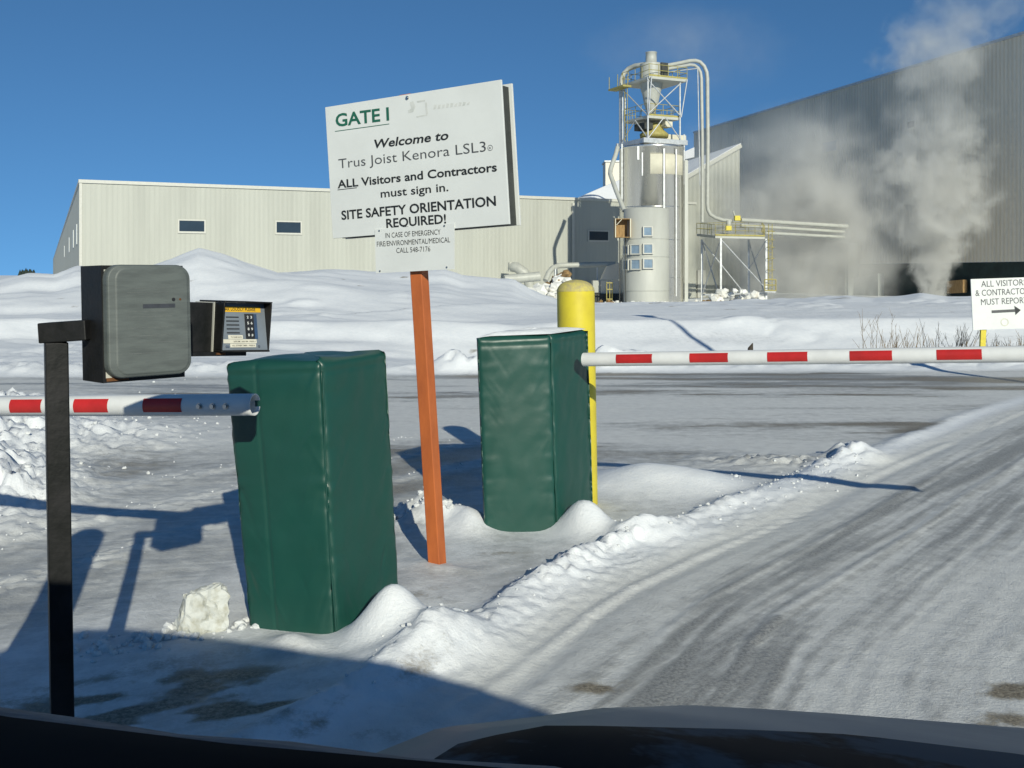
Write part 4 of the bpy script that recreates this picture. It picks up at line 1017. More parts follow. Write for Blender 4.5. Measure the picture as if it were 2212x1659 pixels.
# ---------------------------------------------------------------- the silo and its tower, in the mill's axes
SC = Vector((12.6, 90, 0))
def T(p, q, z): 
    v = SC+AX*p+BX*q; return Vector((v.x,v.y,z))
def zy(y, Y=90): return CAM_Z-(y-HY)/FPX*Y
def make_silo():
    t = thing('silo', 'tall shiny steel silo with a cyclone tower of platforms on top', 'silo', (SC.x,SC.y,GZ))
    r = 2.88; zt = zy(325)
    sh = MB(); sh.lathe(SC, [(r,GZ-.3),(r,zt),(r+.06,zt+.02),(r+.06,zt+.22),(r-.1,zt+.3),(.6,zt+.75),(.01,zt+.8)], 72); shell = sh.build('shell', M['silo_steel'], t)
    for z in (zy(600),zy(520),zy(450)): 
        q = MB(); q.lathe(SC,[(r+.002,z-.05),(r+.02,z-.04),(r+.02,z+.04),(r+.002,z+.05)],72); q.build('hoop', M['silo_steel'], shell)
    def ang(x): return math.atan2(-math.sqrt(max(0,1-((P(x,0,88).x-SC.x*88/90)/r)**2)), (P(x,0,88).x-SC.x*88/90)/r)
    for xa,xb in ((1395,1421),(1427,1449),(1454,1469)):
        q = MB(); q.lathe(SC,[(r+.005,zy(376,87.3)),(r+.05,zy(375.5,87.3)),(r+.05,zy(333,87.3)),(r+.005,zy(332.5,87.3))],6,ang(xa),ang(xb),True); q.build('access_panel', M['board'], shell)
    for x,y0,y1,w_ in ((1424,322,640,.07),(1451.5,322,640,.05),(1371,316,345,.09),(1379,330,380,.05),(1341,306,440,.05)):
        a = ang(x); c = SC+Vector((math.cos(a),math.sin(a),0))*(r+.07); q = MB(); q.beam((c.x,c.y,zy(y1,87.5)),(c.x,c.y,zy(y0,87.5)),w_*2,.1); q.build('standpipe', M['galv'], t)
    # dark cable trays on the right flank
    q = MB()
    for a in (-.35,-.15): c = SC+Vector((math.cos(a),math.sin(a),0))*(r+.25); q.beam((c.x,c.y,GZ),(c.x,c.y,zt-1),.25,.3)
    q.build('cable_tray', M['tank_paint'], t)
    # ring beams
    zb = zt+.55; hx_, hy_ = 1.72, 2.3
    def rect(mb, px, qy, z, w, h, e=0):
        for a,b in (((-px-e,-qy),(px+e,-qy)),((-px-e,qy),(px+e,qy))): mb.beam(T(a[0],a[1],z),T(b[0],b[1],z),w,h)
        for a,b in (((-px,-qy+w/2+.003),(-px,qy-w/2-.003)),((px,-qy+w/2+.003),(px,qy-w/2-.003))): mb.beam(T(a[0],a[1],z),T(b[0],b[1],z),w,h)
    mb = MB(); rect(mb, 2.1, 2.25, zb, .22, .42, .2); mb.build('base_frame', M['galv'], t)
    z1, z2 = zy(258), zy(178)
    for p in (-hx_,hx_):
        for q_ in (-hy_+.25,hy_-.1):
            fr = MB(); fr.bar(T(p*.98,q_,zb+.2), T(p*.98,q_,z1), .085, 8); fr.bar(T(p*.98,q_,z1), T(p*(.98),q_,z2), .08, 8); fr.build('leg', M['galv'], t)
    br = MB()
    qf = -hy_+.25
    for a,b in ((T(-hx_,qf-.1,zb+.2),T(-.1,qf-.1,z1-.15)),(T(hx_,qf-.1,zb+.2),T(.1,qf-.1,z1-.15)),(T(-hx_,qf-.15,z1),T(-hx_*.92,-hy_-.2,z2)),(T(hx_,qf-.15,z1),T(hx_*1.25,-hy_-.2,z2)),
                (T(-hx_,qf-.08,z2-.3),T(hx_,qf-.08,z1+.1)),(T(hx_,qf-.08,z2-.3),T(-hx_,qf-.08,z1+.1)),(T(-hx_,hy_,z2-.3),T(-hx_,-hy_+.3,z1)),(T(-hx_,hy_,zb+.3),T(-hx_,0,z1-.2)),(T(-hx_,-hy_+.3,zb+.3),T(-hx_,0,z1-.2))):
        br.bar(a,b,.055,6)
    br.build('bracing', M['galv'], t)
    def deck(z, px, qy, nm, rail, off=0, m_=None):
        d = MB(); d.add([T(p,q,zz) for zz in (z-.22,z) for p,q in ((-px,-qy),(px+off,-qy),(px+off,qy),(-px,qy))], hexa); dk = d.build(nm, m_ or M['tank_paint'], t)
        k = MB(); k.add([T(p,q,zz) for zz in (z+.002,z+.16) for p,q in ((-px,-qy),(px+off,-qy),(px+off,-qy+.06),(-px,-qy+.06))], hexa); k.build('kick_plate', M['yellow_rail'], dk)
        rl = MB(); cs = [(-px,-qy),(px+off,-qy),(px+off,qy),(-px,qy)]
        for i in range(4):
            a,b = cs[i], cs[(i+1)%4]; n = 4
            for j in range(n): u=j/n; x_,y_=a[0]+(b[0]-a[0])*u,a[1]+(b[1]-a[1])*u; rl.bar(T(x_,y_,z),T(x_,y_,z+1.05),.028,5)
            for hh in (.55,1.05): rl.bar(T(a[0],a[1],z+hh),T(b[0],b[1],z+hh),.028,5)
        rl.build('handrail', rail, dk); return dk
    deck(z2+.05, hx_*1.0, hy_, 'upper_platform', M['yellow_rail'], .55)
    deck(z1, hx_*.98, 1.9, 'middle_platform', M['yellow_rail'])
    d = MB(); d.add([T(p,q,zz) for zz in (z2-.45,z2-.3) for p,q in ((-hx_-.9,.6),(-hx_-.02,.6),(-hx_-.02,hy_+.9),(-hx_-.9,hy_+.9))], hexa); sd_=d.build('side_landing', M['yellow_rail'], t)
    for (p,q_) in ((-hx_-.85,.7),(-hx_-.85,hy_+.8),(-hx_-.85,1.6)): MB().bar(T(p,q_,z2-.3),T(p,q_,z2+.8),.035,5).build('rail_post', M['yellow_rail'], sd_)
    # cyclone
    cy = MB(); c = T(-.15,-.2,0)
    cy.lathe(c, [(1.0,zy(140)),(1.03,zy(176)),(1.02,zy(186)),(.92,zy(197)),(.80,zy(205)),(.72,zy(216)),(.62,zy(228)),(.36,zy(244)),(.26,zy(254)),(.26,z1+.05)], 36)
    cy.build('cyclone', M['pale_duct'], t)
    cy = MB(); cy.lathe(c, [(1.0,zy(140)),(.5,zy(136)),(.49,zy(116)),(.53,zy(115.5)),(.53,zy(114.6)),(.42,zy(114.7)),(.40,zy(118))], 32); cy.build('stack', M['pale_duct'], t)
    q = MB(); a = T(.55,-1.35,zy(163,88)); q.add([a+AX*x+BX*y+Vector((0,0,z)) for z in (0,1.35) for x,y in ((-.35,0),(.35,0),(.35,.3),(-.35,.3))],hexa); q.build('doorway', M['dark_plant'], t)
    # machinery between base frame and middle platform
    m1 = MB(); m1.lathe(T(.1,-.3,0),[(.01,zy(298)),(1.25,zy(299)),(1.3,zy(291)),(.9,zy(283)),(.75,zy(276)),(.75,zy(268)),(.01,zy(267))],28); m1.build('rotary_valve', M['yellow_rail'], t)
    m1 = MB(); m1.add([T(p,q,z) for z in (zy(278),zy(264)) for p,q in ((.45,-1.6),(1.2,-1.6),(1.2,-.6),(.45,-.6))],hexa); m1.build('motor_box', M['board'], t)
    m1 = MB(); m1.add([T(p,q,z) for z in (zy(284),zy(270)) for p,q in ((-1.5,-1.2),(-.6,-1.2),(-.6,.5),(-1.5,.5))],hexa); m1.build('drive_unit', M['dark_plant'], t)
    m1 = MB(); m1.add([T(p,q,z) for z in (zy(301),zy(289)) for p,q in ((.9,-.4),(3.5,-.4),(3.5,1.0),(.9,1.0))],hexa); m1.build('conveyor_housing', M['board'], t)
    m1 = MB(); m1.bar(T(3.3,-.35,zt-3),T(3.3,-.35,zy(287)),.10,8); m1.bar(T(2.75,-.2,zt-1),T(2.75,-.2,zy(302)),.22,8); m1.build('riser_pipe', M['galv'], t)
    for p in (-.9,-.1,.9):
        m1 = MB(); m1.bar(T(p,-2.0,zt+.1),T(p,-2.0,zb+.1),.22,12); m1.build('roof_vent', M['pale_duct'], t)
    # ladder up the tower's left side
    la = MB()
    for q_ in (.9,1.35): la.bar(T(-hx_-.25,q_,zb-.3),T(-hx_-.25,q_,z2+.6),.03,5)
    z = zb
    while z < z2: la.bar(T(-hx_-.25,.9,z),T(-hx_-.25,1.35,z),.02,4); z += .33
    la.build('ladder', M['yellow_rail'], t)
    # left duct: from the cyclone over and down, then the kinked chute into the little tank
    Yd = 91.5
    dk = MB(); pts = [P(1393,139,90.2),P(1372,142,90.8),P(1358,148,Yd),P(1348,158,Yd),P(1343,170,Yd),P(1342,183,Yd),P(1342,196,Yd)]
    dk.tube(pts,.215,14); dk.build('top_duct', M['pale_duct'], t)
    dk = MB(); dk.bar(P(1341.5,196.2,Yd),P(1341.5,322,Yd),.19,14); dk.bar(P(1350,200,Yd),P(1350.5,322,Yd),.08,8); dk.build('down_duct', M['galv'], t)
    dk = MB(); dk.tube([P(1334,318,89),P(1330,334,88.6),P(1322,356,88),P(1319,366,87.8),P(1318,375,87.5),P(1321,384,87.2),P(1331,412,86.5),P(1349,456,85.4)],.20,14); dk.build('chute', M['pale_duct'], t)
    # pair of ducts that cross to the right and drop to the pipe stand
    for nm,pts,rr in (('cross_duct',[P(1418,146,90)]+[P(1470,136,91.5),P(1490,131.5,92),P(1502,131,92.3)]+[P(1512,134,92.5),P(1521,143,92.5),P(1526.5,156,92.5),P(1528,170,92.5),P(1529,300,92.5),P(1528,440,92.5),P(1529,452,92.5),P(1534,463,92.5),P(1545,470,92.7),P(1560,475,93),P(1580,477,93.5)],.18),
                      ('cross_duct',[P(1424,152,90),P(1475,143,91.2),P(1490,140,91.5),P(1500,141,91.8),P(1508,147,92),P(1513,156,92),P(1515,170,92),P(1517,300,92),P(1517,480,92)],.15)):
        d = MB(); d.tube(pts,rr,14); d.build(nm, M['pale_duct'], t)
    d = MB(); d.bar(P(1507,146,91.8),P(1512,400,91.8),.045,6); d.tube([P(1430,157,90),P(1505,148,91.6)],.05,6); d.build('conduit', M['galv'], t)
make_silo()

def make_tank():
    Y = 85.2; c = P(1396.2,655,Y); c = Vector((c.x,Y,0)); r = 1.93; ztop = zy(452,Y)
    t = thing('small_tank', 'small pale round tank with square hatches standing against the foot of the silo', 'tank', (c.x,c.y,GZ))
    b = MB(); b.lathe(c,[(r,GZ-.3),(r,ztop),(r*.6,ztop+.13),(.01,ztop+.2)],64); sh = b.build('shell', M['tank_paint'], t)
    for y in (515,554,628): b = MB(); z=zy(y,Y-1.9); b.lathe(c,[(r+.002,z-.035),(r+.035,z-.03),(r+.035,z+.03),(r+.002,z+.035)],64); b.build('hoop', M['tank_paint'], sh)
    for xa,xb,ya,yb in ((1382,1403,489,511),(1358,1379,527,550),(1382,1404,526,549),(1358,1380,559,583),(1382,1405,558,581),(1346.5,1356,529,550),(1346.5,1356,560,584)):
        k = (xa+xb)/2; s_ = (P(k,0,Y-1.6).x-c.x*(Y-1.6)/Y)/r; s_=max(-.985,min(.985,s_)); a = math.asin(s_); n = Vector((math.sin(a),-math.cos(a),0)); tx = Vector((math.cos(a),math.sin(a),0))
        wd = (xb-xa)/FPX*(Y-1.6)/max(.35,math.cos(a)-.0); wd=min(wd,.95); z0,z1 = zy(yb,Y-1.8),zy(ya,Y-1.8); o = c+n*(r-.08)
        f = MB(); e=.10
        for u0,u1,v0,v1 in ((-wd/2,wd/2,z1-e,z1),(-wd/2,wd/2,z0,z0+e),(-wd/2,-wd/2+e,z0+e,z1-e),(wd/2-e,wd/2,z0+e,z1-e)):
            f.add([o+tx*u+n*k_+Vector((0,0,z)) for z in (v0,v1) for u,k_ in ((u0,.26),(u1,.26),(u1,0),(u0,0))],hexa)
        ff = f.build('hatch', M['cream_trim'], t)
        MB().add([o+tx*u+n*k_+Vector((0,0,z)) for z in (z0+e,z1-e) for u,k_ in ((-wd/2+e,.20),(wd/2-e,.20),(wd/2-e,.1),(-wd/2+e,.1))],hexa).build('panel', M['glass_sky'], ff)
    # open plywood enclosure on brackets at the left
    t2 = thing('plywood_box', 'open fronted plywood box fixed high on the left side of the small tank', 'box', P(1347,514,83.6))
    Yb = 83.4; x0,x1 = P(1329,0,Yb).x,P(1364,0,Yb).x; z0,z1 = zy(513,Yb),zy(472,Yb)
    m = MB(); e=.06
    m.box((x0,Yb,z0),(x1,Yb+1.1,z0+e)); m.box((x0,Yb,z1-e),(x1,Yb+1.1,z1)); m.box((x0+.001,Yb,z0+e+.001),(x0+e,Yb+1.1,z1-e-.001)); m.box((x1-e*2,Yb,z0+e+.001),(x1,Yb+1.1,z1-e-.001)); m.box((x0+e+.001,Yb+1.0,z0+e+.001),(x1-e*2-.001,Yb+1.09,z1-e-.001)); m.build('casing', M['plywood'], t2)
    m = MB(); m.beam((x0+.02,Yb-.05,z0),(x0+.02,Yb-.05,z1),.07,.06); m.beam((x0+.1,Yb-.05,z1-.55),(x0+.55,Yb-.05,z1-.06),.05,.05); m.beam((x1-.08,Yb-.05,z0),(x1-.08,Yb-.05,z1),.10,.06); m.build('post', M['board'], t2)
    m = MB(); m.beam((x0+.4,Yb+.3,GZ),(x0+.4,Yb+.3,z0-.003),.08); m.beam((x0+.95,Yb+.9,GZ),(x0+.95,Yb+.9,z0-.003),.08); m.build('bracket', M['dark_plant'], t2)
make_tank()

def make_left_plant():
    # elbowed duct along the foot of the warehouse and the hopper it feeds
    t = thing('ground_duct', 'pale elbowed duct running along the foot of the warehouse to the small tank', 'duct', P(1250,640,92))
    m = MB(); m.tube([P(1178,606,90),P(1186,588,90.5),P(1194,579,91),P(1206,574,91.5),P(1225,573,92),P(1330,571,91)],.25,14); m.build('pipe', M['pale_duct'], t)
    m = MB(); m.bar(P(1090,604,88),P(1166,597,88.5),.42,16); m.build('lower_pipe', M['pale_duct'], t)
    m = MB(); m.beam(P(1200,578,91),Vector((P(1200,578,91).x,91,GZ)),.12); m.beam(P(1290,576,91.5),Vector((P(1290,576,91.5).x,91.5,GZ)),.12); m.build('support', M['galv'], t)
    t2 = thing('hopper', 'grey sloping hopper and dark plant between the warehouse wall and the small tank', 'hopper', P(1312,650,89))
    Y=90; m = MB(); m.slab([P(1299,604,Y),P(1312,575,Y),P(1345,566,Y),P(1345,604,Y)],(0,1.5,0)); m.build('hood', M['mill_metal'], t2)
    m = MB(); m.slab([P(1281,606,Y),P(1296,606,Y),P(1296,632,Y),P(1281,632,Y)],(0,1.5,0)); m.build('panel', M['cream_metal'], t2)
    m = MB(); m.slab([P(1297,606,Y),P(1345,606,Y),P(1345,634,Y),P(1297,634,Y)],(0,1.4,0)); m.build('casing', M['mill_metal'], t2)
    m = MB(); m.slab([P(1270,634,Y-.2),P(1346,634,Y-.2),P(1346,662,Y-.2),P(1270,662,Y-.2)],(0,1.4,0)); m.build('pit', M['dark_plant'], t2)
    t3 = thing('caged_ladder', 'short yellow caged ladder at the foot of the small tank', 'ladder', P(1316,655,87))
    Y=87; m = MB()
    for x in (1310.5,1317,1322.5): m.bar(P(x,655,Y),P(x,609,Y),.045,6)
    m.build('rail', M['yellow_rail'], t3); m = MB()
    for y in (611,625,646): m.beam(P(1310,y,Y-.1),P(1323,y,Y-.1),.07,.09)
    m.build('hoop', M['yellow_rail'], t3)
make_left_plant()

def make_pipe_stand():
    t = thing('pipe_stand', 'grey braced steel stand with a yellow railed deck carrying pipes right of the silo', 'steel platform', P(1585,650,92))
    Yf, Yb = 90.5, 95.0
    d = MB(); a,b = P(1545,509,Yf),P(1652,511,Yf+1.5); c,e = P(1645,502,Yb),P(1505,505,Yb-1)
    d.slab([a,b,c,e],(0,0,-.22)); dk = d.build('deck', M['tank_paint'], t)
    k = MB(); k.beam(a+Vector((0,-.05,.07)),b+Vector((0,-.05,.07)),.06,.14); k.build('kick_plate', M['yellow_rail'], dk)
    rl = MB()
    for p,q in ((a,b),(b,c),(c,e),(e,a)):
        for i in range(5): u=i/5; r=p.lerp(q,u); rl.bar(r,r+Vector((0,0,1.0)),.022,5)
        for h_ in (.5,1.0): rl.bar(p+Vector((0,0,h_)),q+Vector((0,0,h_)),.022,5)
    rl.build('handrail', M['yellow_rail'], dk)
    zt = a.z-.23
    feet = [P(1557,640,Yf),P(1655,632,Yf+1.5),P(1617,630,Yb),P(1516,632,Yb-1.2)]
    for f in feet: MB().beam((f.x,f.y,GZ-.1),(f.x,f.y,zt),.17).build('leg', M['galv'], t)
    br = MB()
    def L(f,z): return Vector((f.x,f.y,z))
    for p,q,za,zb in ((0,1,zt,GZ+1.0),(3,0,zt,GZ),(3,2,zt,GZ),(1,2,zt,zt-3.2),(0,3,zt,GZ+.3),(2,1,zt,GZ)): br.bar(L(feet[p],za-.1),L(feet[q],zb+.3),.06,6)
    br.beam(L(feet[3],GZ+.7),L(feet[1],GZ+.9),.13); br.build('bracing', M['galv'], t)
    la = MB(); Y=92.2
    for x in (1660,1668): la.bar(P(x,628,Y),P(x,484,Y),.035,5)
    y = 626
    while y > 486: la.bar(P(1660,y,Y),P(1668,y,Y),.025,4); y -= 8
    la.build('ladder', M['yellow_rail'], t)
    cg = MB()
    for y in (534,558,583,518,500): cg.tube([P(1657,y,Y-.1),P(1658,y,Y-.7),P(1665,y,Y-.9),P(1672,y,Y-.7),P(1673,y,Y-.1)],.035,5)
    cg.build('ladder_cage', M['yellow_rail'], t)
    bx = MB(); q0,q1,q2,q3 = P(1652,627,91),P(1676,628,91.4),P(1676,604,91.4),P(1652,604,91)
    for p,q in ((q0,q1),(q1,q2),(q2,q3),(q3,q0),(q0.lerp(q3,.5),q1.lerp(q2,.5))): bx.bar(p,q,.05,6)
    bx.build('landing_rail', M['yellow_rail'], t)
    l2 = MB(); l2.slab([q0,q1,q1+Vector((0,1.5,0)),q0+Vector((0,1.5,0))],(0,0,-.18)); l2.build('landing', M['galv'], t)
    for xa,ya,yb_,nm in ((1568,488,500,'valve'),(1587,466,476,'valve')):
        v = MB(); c = P(xa,ya,93); v.box((c.x,92.8,c.z-.45),(c.x+.5,93.4,c.z)); v.build(nm, M['yellow_paint'], t)
    v = MB(); v.bar(P(1574,476,93.1),P(1574,500,93.1),.25,10); v.bar(P(1584,456,93.1),P(1587,466,93.1),.07,6); v.build('spool', M['pale_duct'], t)
    for (xa,ya),(xb,yb_),r in (((1600,475),(1830,489),.20),((1600,487),(1823,501),.16),((1650,503),(1823,512),.15)):
        m = MB(); m.bar(P(xa,ya,93.3),P(xb,yb_,99),r,12); m.build('pipe', M['pale_duct'], t)
make_pipe_stand()

# rubble at the foot of the plant
def make_rubble():
    rnd = random.Random(31); mb = MB(); mb2 = MB()
    for i in range(150):
        x = rnd.uniform(1275,1690); big = 1 if 1500 < x < 1690 else .55; hump = max(0,1-((x-1590)/65)**2)
        Y = rnd.uniform(79,84); c = P(x,656,Y); c.z = GZ+.05+rnd.random()*(.3+1.1*hump*(1 if x>1400 else 0)); chunk(mb, c, rnd.uniform(.14,.5)*big, rnd, 1)
    for i in range(26):
        x = rnd.choice((rnd.uniform(1275,1330),rnd.uniform(1500,1660))); Y = rnd.uniform(78,82); c = P(x,650,Y); c.z = GZ+.1+rnd.random()*.4; chunk(mb2, c, rnd.uniform(.12,.32), rnd, 1)
    tag(mb.build('snow_rubble', M['snow_dirty'], None), 'broken snow blocks heaped along the foot of the silo and pipe stand', 'snow', None, 'stuff')
    tag(mb2.build('dirt_clods', M['brown_debris'], None), 'brown frozen clods among the snow blocks at the silo foot', 'rubble', None, 'stuff')
    mb = MB(); mb2 = MB()
    for i in range(330):
        u = rnd.random(); x = 1118+u*108; top = 640-52*u**1.3 if u<.88 else 590; y = top+(656-top)*rnd.random()**.8; Y = 43+rnd.uniform(-1.5,1.5)+4*(1-(y-590)/66)
        (chunk)(mb2 if (rnd.random()<.17 or (x>1190 and y<612 and rnd.random()<.75)) else mb, P(x,y,Y), rnd.uniform(.08,.34)*(1.2-.5*rnd.random()), rnd, 1)
    tag(mb.build('debris_heap', M['snow_dirty'], None), 'heap of dirty snow and broken wood in front of the warehouse, left of the bollard', 'heap', None, 'stuff')
    tag(mb2.build('wood_debris', M['brown_debris'], None), 'brown splintered wood waste sticking out of the dirty heap left of the bollard', 'wood waste', None, 'stuff')
make_rubble()

def make_forest():
    rnd = random.Random(3); mb = MB()
    for i in range(90):
        x = rnd.choice((rnd.uniform(-400,12),rnd.uniform(-400,12),rnd.uniform(40,74))); Y = rnd.uniform(420,520); c = P(x,600,Y); h = rnd.uniform(2.5,4.6); r = h*.28
        mb.bar((c.x,c.y,-1.3),(c.x,c.y,h*.45-.5),r*.9,6,r*.6); mb.bar((c.x,c.y,h*.3-.8),(c.x,c.y,h-.6),r*1.0,6,.05)
    tag(mb.build('distant_forest', M['conifer'], None), 'thin dark line of far off trees on the horizon at the left', 'forest', None, 'stuff')
make_forest()

# ---------------------------------------------------------------- the vehicle the picture was taken from
def make_vehicle():
    hd = math.radians(24); h = Vector((math.sin(hd),math.cos(hd),0)); r = Vector((math.cos(hd),-math.sin(hd),0))
    def V(u, v, z): q = h*u+r*v; return Vector((q.x,q.y,z))
    t = thing('vehicle', 'pale vehicle with a sloping hood and black dashboard at the bottom edge', 'vehicle', V(-1,.3,0))
    def hexv(mb, u0,u1,v0,v1,z0,z1): return mb.add([V(u,v,z) for z in (z0,z1) for u,v in ((u0,v0),(u1,v0),(u1,v1),(u0,v1))], hexa)
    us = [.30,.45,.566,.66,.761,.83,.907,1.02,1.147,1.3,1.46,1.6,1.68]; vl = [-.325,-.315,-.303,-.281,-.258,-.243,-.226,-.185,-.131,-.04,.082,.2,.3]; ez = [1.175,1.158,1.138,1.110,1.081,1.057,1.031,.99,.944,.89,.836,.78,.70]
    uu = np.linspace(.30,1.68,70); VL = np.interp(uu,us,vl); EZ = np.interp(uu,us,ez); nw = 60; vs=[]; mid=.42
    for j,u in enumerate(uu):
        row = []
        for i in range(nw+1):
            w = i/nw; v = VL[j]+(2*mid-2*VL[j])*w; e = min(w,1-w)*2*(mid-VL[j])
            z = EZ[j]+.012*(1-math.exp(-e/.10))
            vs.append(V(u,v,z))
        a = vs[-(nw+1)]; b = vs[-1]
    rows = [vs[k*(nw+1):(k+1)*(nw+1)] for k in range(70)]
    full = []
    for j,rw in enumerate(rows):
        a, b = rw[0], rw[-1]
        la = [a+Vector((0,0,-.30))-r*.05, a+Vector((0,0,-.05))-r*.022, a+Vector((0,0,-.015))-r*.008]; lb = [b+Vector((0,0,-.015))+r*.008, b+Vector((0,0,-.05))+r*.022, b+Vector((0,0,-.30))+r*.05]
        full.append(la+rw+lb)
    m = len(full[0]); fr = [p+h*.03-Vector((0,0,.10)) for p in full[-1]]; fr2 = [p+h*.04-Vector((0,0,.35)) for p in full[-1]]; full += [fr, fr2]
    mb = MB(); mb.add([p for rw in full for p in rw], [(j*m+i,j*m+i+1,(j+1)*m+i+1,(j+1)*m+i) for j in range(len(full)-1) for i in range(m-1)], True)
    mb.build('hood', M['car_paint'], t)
    # dark wiper cowl lying over the rear of the hood, its leading edge curved
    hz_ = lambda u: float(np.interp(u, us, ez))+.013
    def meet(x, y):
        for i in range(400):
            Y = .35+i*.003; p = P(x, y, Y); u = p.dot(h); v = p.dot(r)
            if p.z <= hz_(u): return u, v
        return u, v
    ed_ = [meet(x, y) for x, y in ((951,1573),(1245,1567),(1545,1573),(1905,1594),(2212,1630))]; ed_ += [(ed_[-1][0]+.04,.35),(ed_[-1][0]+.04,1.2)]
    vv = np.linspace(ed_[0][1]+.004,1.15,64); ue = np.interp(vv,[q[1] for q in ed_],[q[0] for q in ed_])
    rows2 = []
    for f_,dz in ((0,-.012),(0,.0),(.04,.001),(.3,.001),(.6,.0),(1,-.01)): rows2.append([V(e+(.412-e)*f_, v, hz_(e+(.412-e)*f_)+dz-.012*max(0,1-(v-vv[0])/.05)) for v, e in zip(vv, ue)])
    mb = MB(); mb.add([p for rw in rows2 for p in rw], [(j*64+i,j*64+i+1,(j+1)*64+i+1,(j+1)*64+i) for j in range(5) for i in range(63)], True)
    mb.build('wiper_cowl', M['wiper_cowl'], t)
    # dark cowl with wiper between hood and dashboard
    mb = MB(); n = 30; pr = []
    for i in range(n+1):
        v = -.72+2.1*i/n; zz = np.interp(v,[-.75,-.447,-.3,-.16,.1,1.4],[1.185,1.205,1.219,1.236,1.235,1.235])
        pr.append((v,float(zz)))
    rowsd = []
    for du,dz in ((-.30,-.42),(-.29,-.03),(-.12,.005),(-.02,.002),(0,-.002)): rowsd.append([V(.36+du,v,z+dz) for v,z in pr])
    mb.add([p for rw in rowsd for p in rw],[(j*(n+1)+i,j*(n+1)+i+1,(j+1)*(n+1)+i+1,(j+1)*(n+1)+i) for j in range(4) for i in range(n)],True); mb.build('dashboard', M['dash'], t)
    rowsd = []
    for u,dz in ((.3605,-.004),(.375,-.008),(.405,-.021),(.412,-.040),(.412,-.30)): rowsd.append([V(u,v,z+dz+(.0016*math.sin(v*37)+.001*math.sin(v*91) if .37<u else 0)) for v,z in pr])
    mb = MB(); mb.add([p for rw in rowsd for p in rw],[(j*(n+1)+i,j*(n+1)+i+1,(j+1)*(n+1)+i+1,(j+1)*(n+1)+i) for j in range(4) for i in range(n)],True); mb.build('cowl_seal', M['cowl'], t)
    # body shell
    ro = MB(); zc = 1.55; out = [(-3.3,-.78),(-.30,-.78),(-.12,-.76),(.02,-.68),(.10,-.52),(.16,-.20),(.19,.2),(.20,.6),(.17,1.0),(.08,1.32),(-.1,1.38),(-3.3,1.38)]
    ro.slab([V(u,v,zc) for u,v in out],(0,0,.06)); ro.build('roof', M['car_paint'], t)
    bd = MB()
    for v0,v1 in ((-.86,-.80),(1.40,1.46)):
        hexv(bd,-3.3,-.75,v0,v1,.32,1.548); hexv(bd,-.749,.30,v0,v1,.32,.98)
    hexv(bd,-3.36,-3.301,-.86,1.46,.32,1.548); hexv(bd,-3.30,.28,-.799,1.399,.32,.38); hexv(bd,.301,1.45,-.60,-.46,.36,.72); hexv(bd,.301,1.45,1.15,1.40,.36,.72)
    bd.build('body', M['car_paint'], t)
    bm_ = MB(); hexv(bm_,1.66,1.78,-.1,.95,.30,.52); bm_.build('bumper', M['car_trim'], t)
    for v in (-.74,1.36):
        p = MB(); p.beam(V(.10,v,1.0),V(-.12,v,1.548),.06,.07); p.build('pillar', M['car_trim'], t)
    for u in (.95,-2.5):
        for v in (-.70,1.28):
            w = MB(); c = V(u,v,.34); w.lathe((0,0,0),[(.21,-.10),(.32,-.11),(.34,-.07),(.34,.07),(.32,.11),(.21,.10)],32); R = Matrix.Translation(c) @ r.to_track_quat('Z','Y').to_matrix().to_4x4()
            w.v = [tuple(R @ Vector(q)) for q in w.v]; wo = w.build('wheel', M['rubber'], t)
            w = MB(); w.lathe((0,0,0),[(.205,-.08),(.18,-.05),(.06,-.06),(.01,-.06)],24); w.lathe((0,0,0),[(.205,.08),(.18,.05),(.06,.06),(.01,.06)],24); w.v = [tuple(R @ Vector(q)) for q in w.v]; w.build('rim', M['steel'], wo)
make_vehicle()

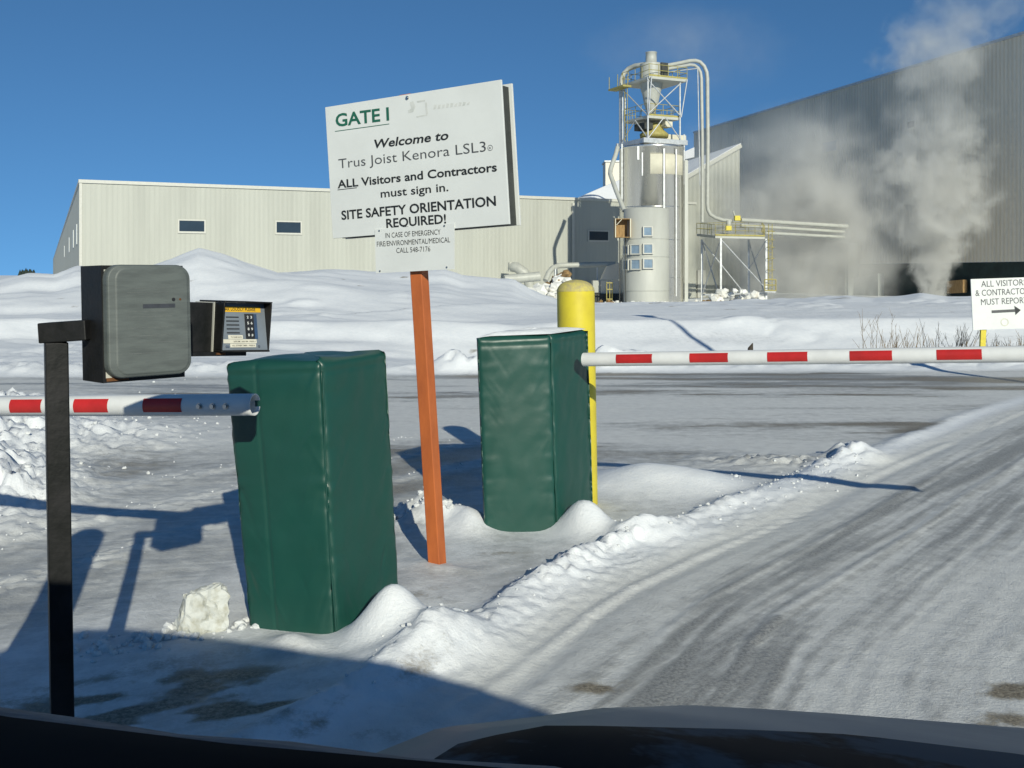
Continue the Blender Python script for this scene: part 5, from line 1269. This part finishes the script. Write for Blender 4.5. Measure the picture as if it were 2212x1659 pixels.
# ---------------------------------------------------------------- steam
def steam_material(name, kind, dens):
    m = bpy.data.materials.new(name); m.use_nodes = True; t = m.node_tree; N = t.nodes; L = t.links; N.clear()
    out = N.new('ShaderNodeOutputMaterial'); vol = N.new('ShaderNodeVolumePrincipled'); L.new(vol.outputs[0], out.inputs['Volume'])
    vol.inputs['Color'].default_value = (.93,.93,.90,1); vol.inputs['Anisotropy'].default_value = .1
    tc = N.new('ShaderNodeTexCoord')
    def mth(op,*a,clamp=False):
        n = N.new('ShaderNodeMath'); n.operation = op; n.use_clamp = clamp
        for i,q in enumerate(a):
            if isinstance(q,(int,float)): n.inputs[i].default_value = q
            else: L.new(q,n.inputs[i])
        return n.outputs[0]
    def noise(sc,det,vec,ro=.55):
        n = N.new('ShaderNodeTexNoise'); n.inputs['Scale'].default_value=sc; n.inputs['Detail'].default_value=det; n.inputs['Roughness'].default_value=ro; L.new(vec,n.inputs['Vector']); return n
    def mr(x,a,b,lo=0.,hi=1.):
        n = N.new('ShaderNodeMapRange'); n.interpolation_type='SMOOTHSTEP'; L.new(x,n.inputs[0])
        for i,q in zip((1,2,3,4),(a,b,lo,hi)): n.inputs[i].default_value=q
        return n.outputs[0]
    p = tc.outputs['Object']
    wn = noise(.28,3,p)
    sub = N.new('ShaderNodeVectorMath'); sub.operation='SUBTRACT'; L.new(wn.outputs['Color'],sub.inputs[0]); sub.inputs[1].default_value=(.5,.5,.5)
    sc = N.new('ShaderNodeVectorMath'); sc.operation='SCALE'; L.new(sub.outputs[0],sc.inputs[0]); sc.inputs['Scale'].default_value = 4.2 if kind=='plume' else 8
    ad = N.new('ShaderNodeVectorMath'); L.new(p,ad.inputs[0]); L.new(sc.outputs[0],ad.inputs[1])
    sx = N.new('ShaderNodeSeparateXYZ'); L.new(ad.outputs[0],sx.inputs[0]); s0 = N.new('ShaderNodeSeparateXYZ'); L.new(p,s0.inputs[0])
    return m,N,L,vol,mth,noise,mr,p,sx,s0,ad

def make_steam():
    # the main plume rises from the yard before the hall
    base = P(1972,640,99); H = 34.
    m,N,L,vol,mth,noise,mr,p,sx,s0,ad = steam_material('steam','plume',1)
    def curve(x, pts, lo, hi):
        n = N.new('ShaderNodeFloatCurve'); L.new(x,n.inputs['Value']); c = n.mapping.curves[0]
        c.points[0].location = (pts[0][0],(pts[0][1]-lo)/(hi-lo)); c.points[1].location = (pts[-1][0],(pts[-1][1]-lo)/(hi-lo))
        for a,b in pts[1:-1]: c.points.new(a,(b-lo)/(hi-lo))
        n.mapping.update(); return mth('MULTIPLY_ADD', n.outputs[0], hi-lo, lo)
    hh = mth('DIVIDE', s0.outputs[2], H, clamp=True)
    # height fraction -> pixel row: 0 at 640; 1 px = .046 m
    f = lambda y: (640-y)*.046/H
    rad = curve(hh, [(0,1.6),(f(600),1.9),(f(570),2.2),(f(520),3.4),(f(460),5.2),(f(400),5.2),(f(340),5.0),(f(280),5.0),(f(200),4.4),(f(100),5.6),(f(0),6.5),(1,7)], 0, 8)
    axx = curve(hh, [(0,0),(f(560),.1),(f(450),0),(f(330),0.3),(f(260),.2),(f(180),.2),(f(90),.4),(f(30),3.2),(1,8)], -6, 10)
    den = curve(hh, [(0,1),(f(600),.95),(f(540),.6),(f(480),.42),(f(380),.34),(f(280),.17),(f(200),.07),(f(130),.14),(f(60),.06),(1,.01)], 0, 1)
    warp_amt = curve(hh, [(0,.18),(f(580),.35),(f(500),.8),(f(400),1),(1,1)], 0, 1)
    def warped(i): return mth('ADD', s0.outputs[i], mth('MULTIPLY', mth('SUBTRACT', sx.outputs[i], s0.outputs[i]), warp_amt))
    dx = mth('SUBTRACT', warped(0), axx); dy = mth('MULTIPLY', warped(1), 1.0)
    d = mth('DIVIDE', mth('SQRT', mth('ADD', mth('MULTIPLY',dx,dx), mth('MULTIPLY',dy,dy))), rad)
    n2 = noise(.40,6,ad.outputs[0],.58).outputs[0]
    edge = mr(mth('ADD', d, mth('MULTIPLY', mth('SUBTRACT', n2, .5), 2.2)), .35, 1.05, 1, 0)
    bil = mr(n2, .36, .62, 1.35, .25)
    L.new(mth('MULTIPLY', mth('MULTIPLY', mth('MULTIPLY', edge, bil), den), 1.3), vol.inputs['Density'])
    mb = MB(); mb.box((base.x-11,base.y-8,base.z),(base.x+15,base.y+8,base.z+H)); o = mb.build('steam_plume', m, None); tag(o,'white steam plume billowing up from the yard in front of the mill hall','steam',None,'stuff')
    # thin drifting steam left of it, hanging between silo and hall and blowing over the roof
    m,N,L,vol,mth,noise,mr,p,sx,s0,ad = steam_material('thin_steam','haze',1)
    c0 = P(1690,640,103)
    def ell(cx,cz,rx,rz,ry=6.5):
        a = mth('DIVIDE', mth('SUBTRACT', sx.outputs[0], cx), rx); b = mth('DIVIDE', mth('SUBTRACT', s0.outputs[2], cz), rz); c = mth('DIVIDE', sx.outputs[1], ry)
        return mr(mth('SQRT', mth('ADD', mth('ADD', mth('MULTIPLY',a,a), mth('MULTIPLY',b,b)), mth('MULTIPLY',c,c))), .2, 1.0, 1, 0)
    k = 103/FPX
    e1 = ell((1795-1690)*k, (640-470)*k, 250*k, 290*k); e2 = ell((1540-1690)*k,(640-100)*k,260*k,120*k); e3 = ell((1600-1690)*k,(640-330)*k,120*k,110*k)
    n2 = noise(.11,5,ad.outputs[0],.6).outputs[0]
    bil = mr(n2, .34, .68, .15, 1.3)
    den = mth('ADD', mth('ADD', mth('MULTIPLY',e1,.65), mth('MULTIPLY',e2,.035)), mth('MULTIPLY',e3,.05))
    L.new(mth('MULTIPLY', den, bil), vol.inputs['Density'])
    mb = MB(); z0 = c0.z-.6; mb.box((c0.x-22,96.5,z0),(c0.x+17,109.5,z0+36)); o = mb.build('drifting_steam', m, None)
    tag(o,'thin veil of grey steam drifting between the silo and the mill hall','steam',None,'stuff')
    for mm in (bpy.data.materials['steam'], bpy.data.materials['thin_steam']): mm.cycles.volume_sampling = 'MULTIPLE_IMPORTANCE'
make_steam()
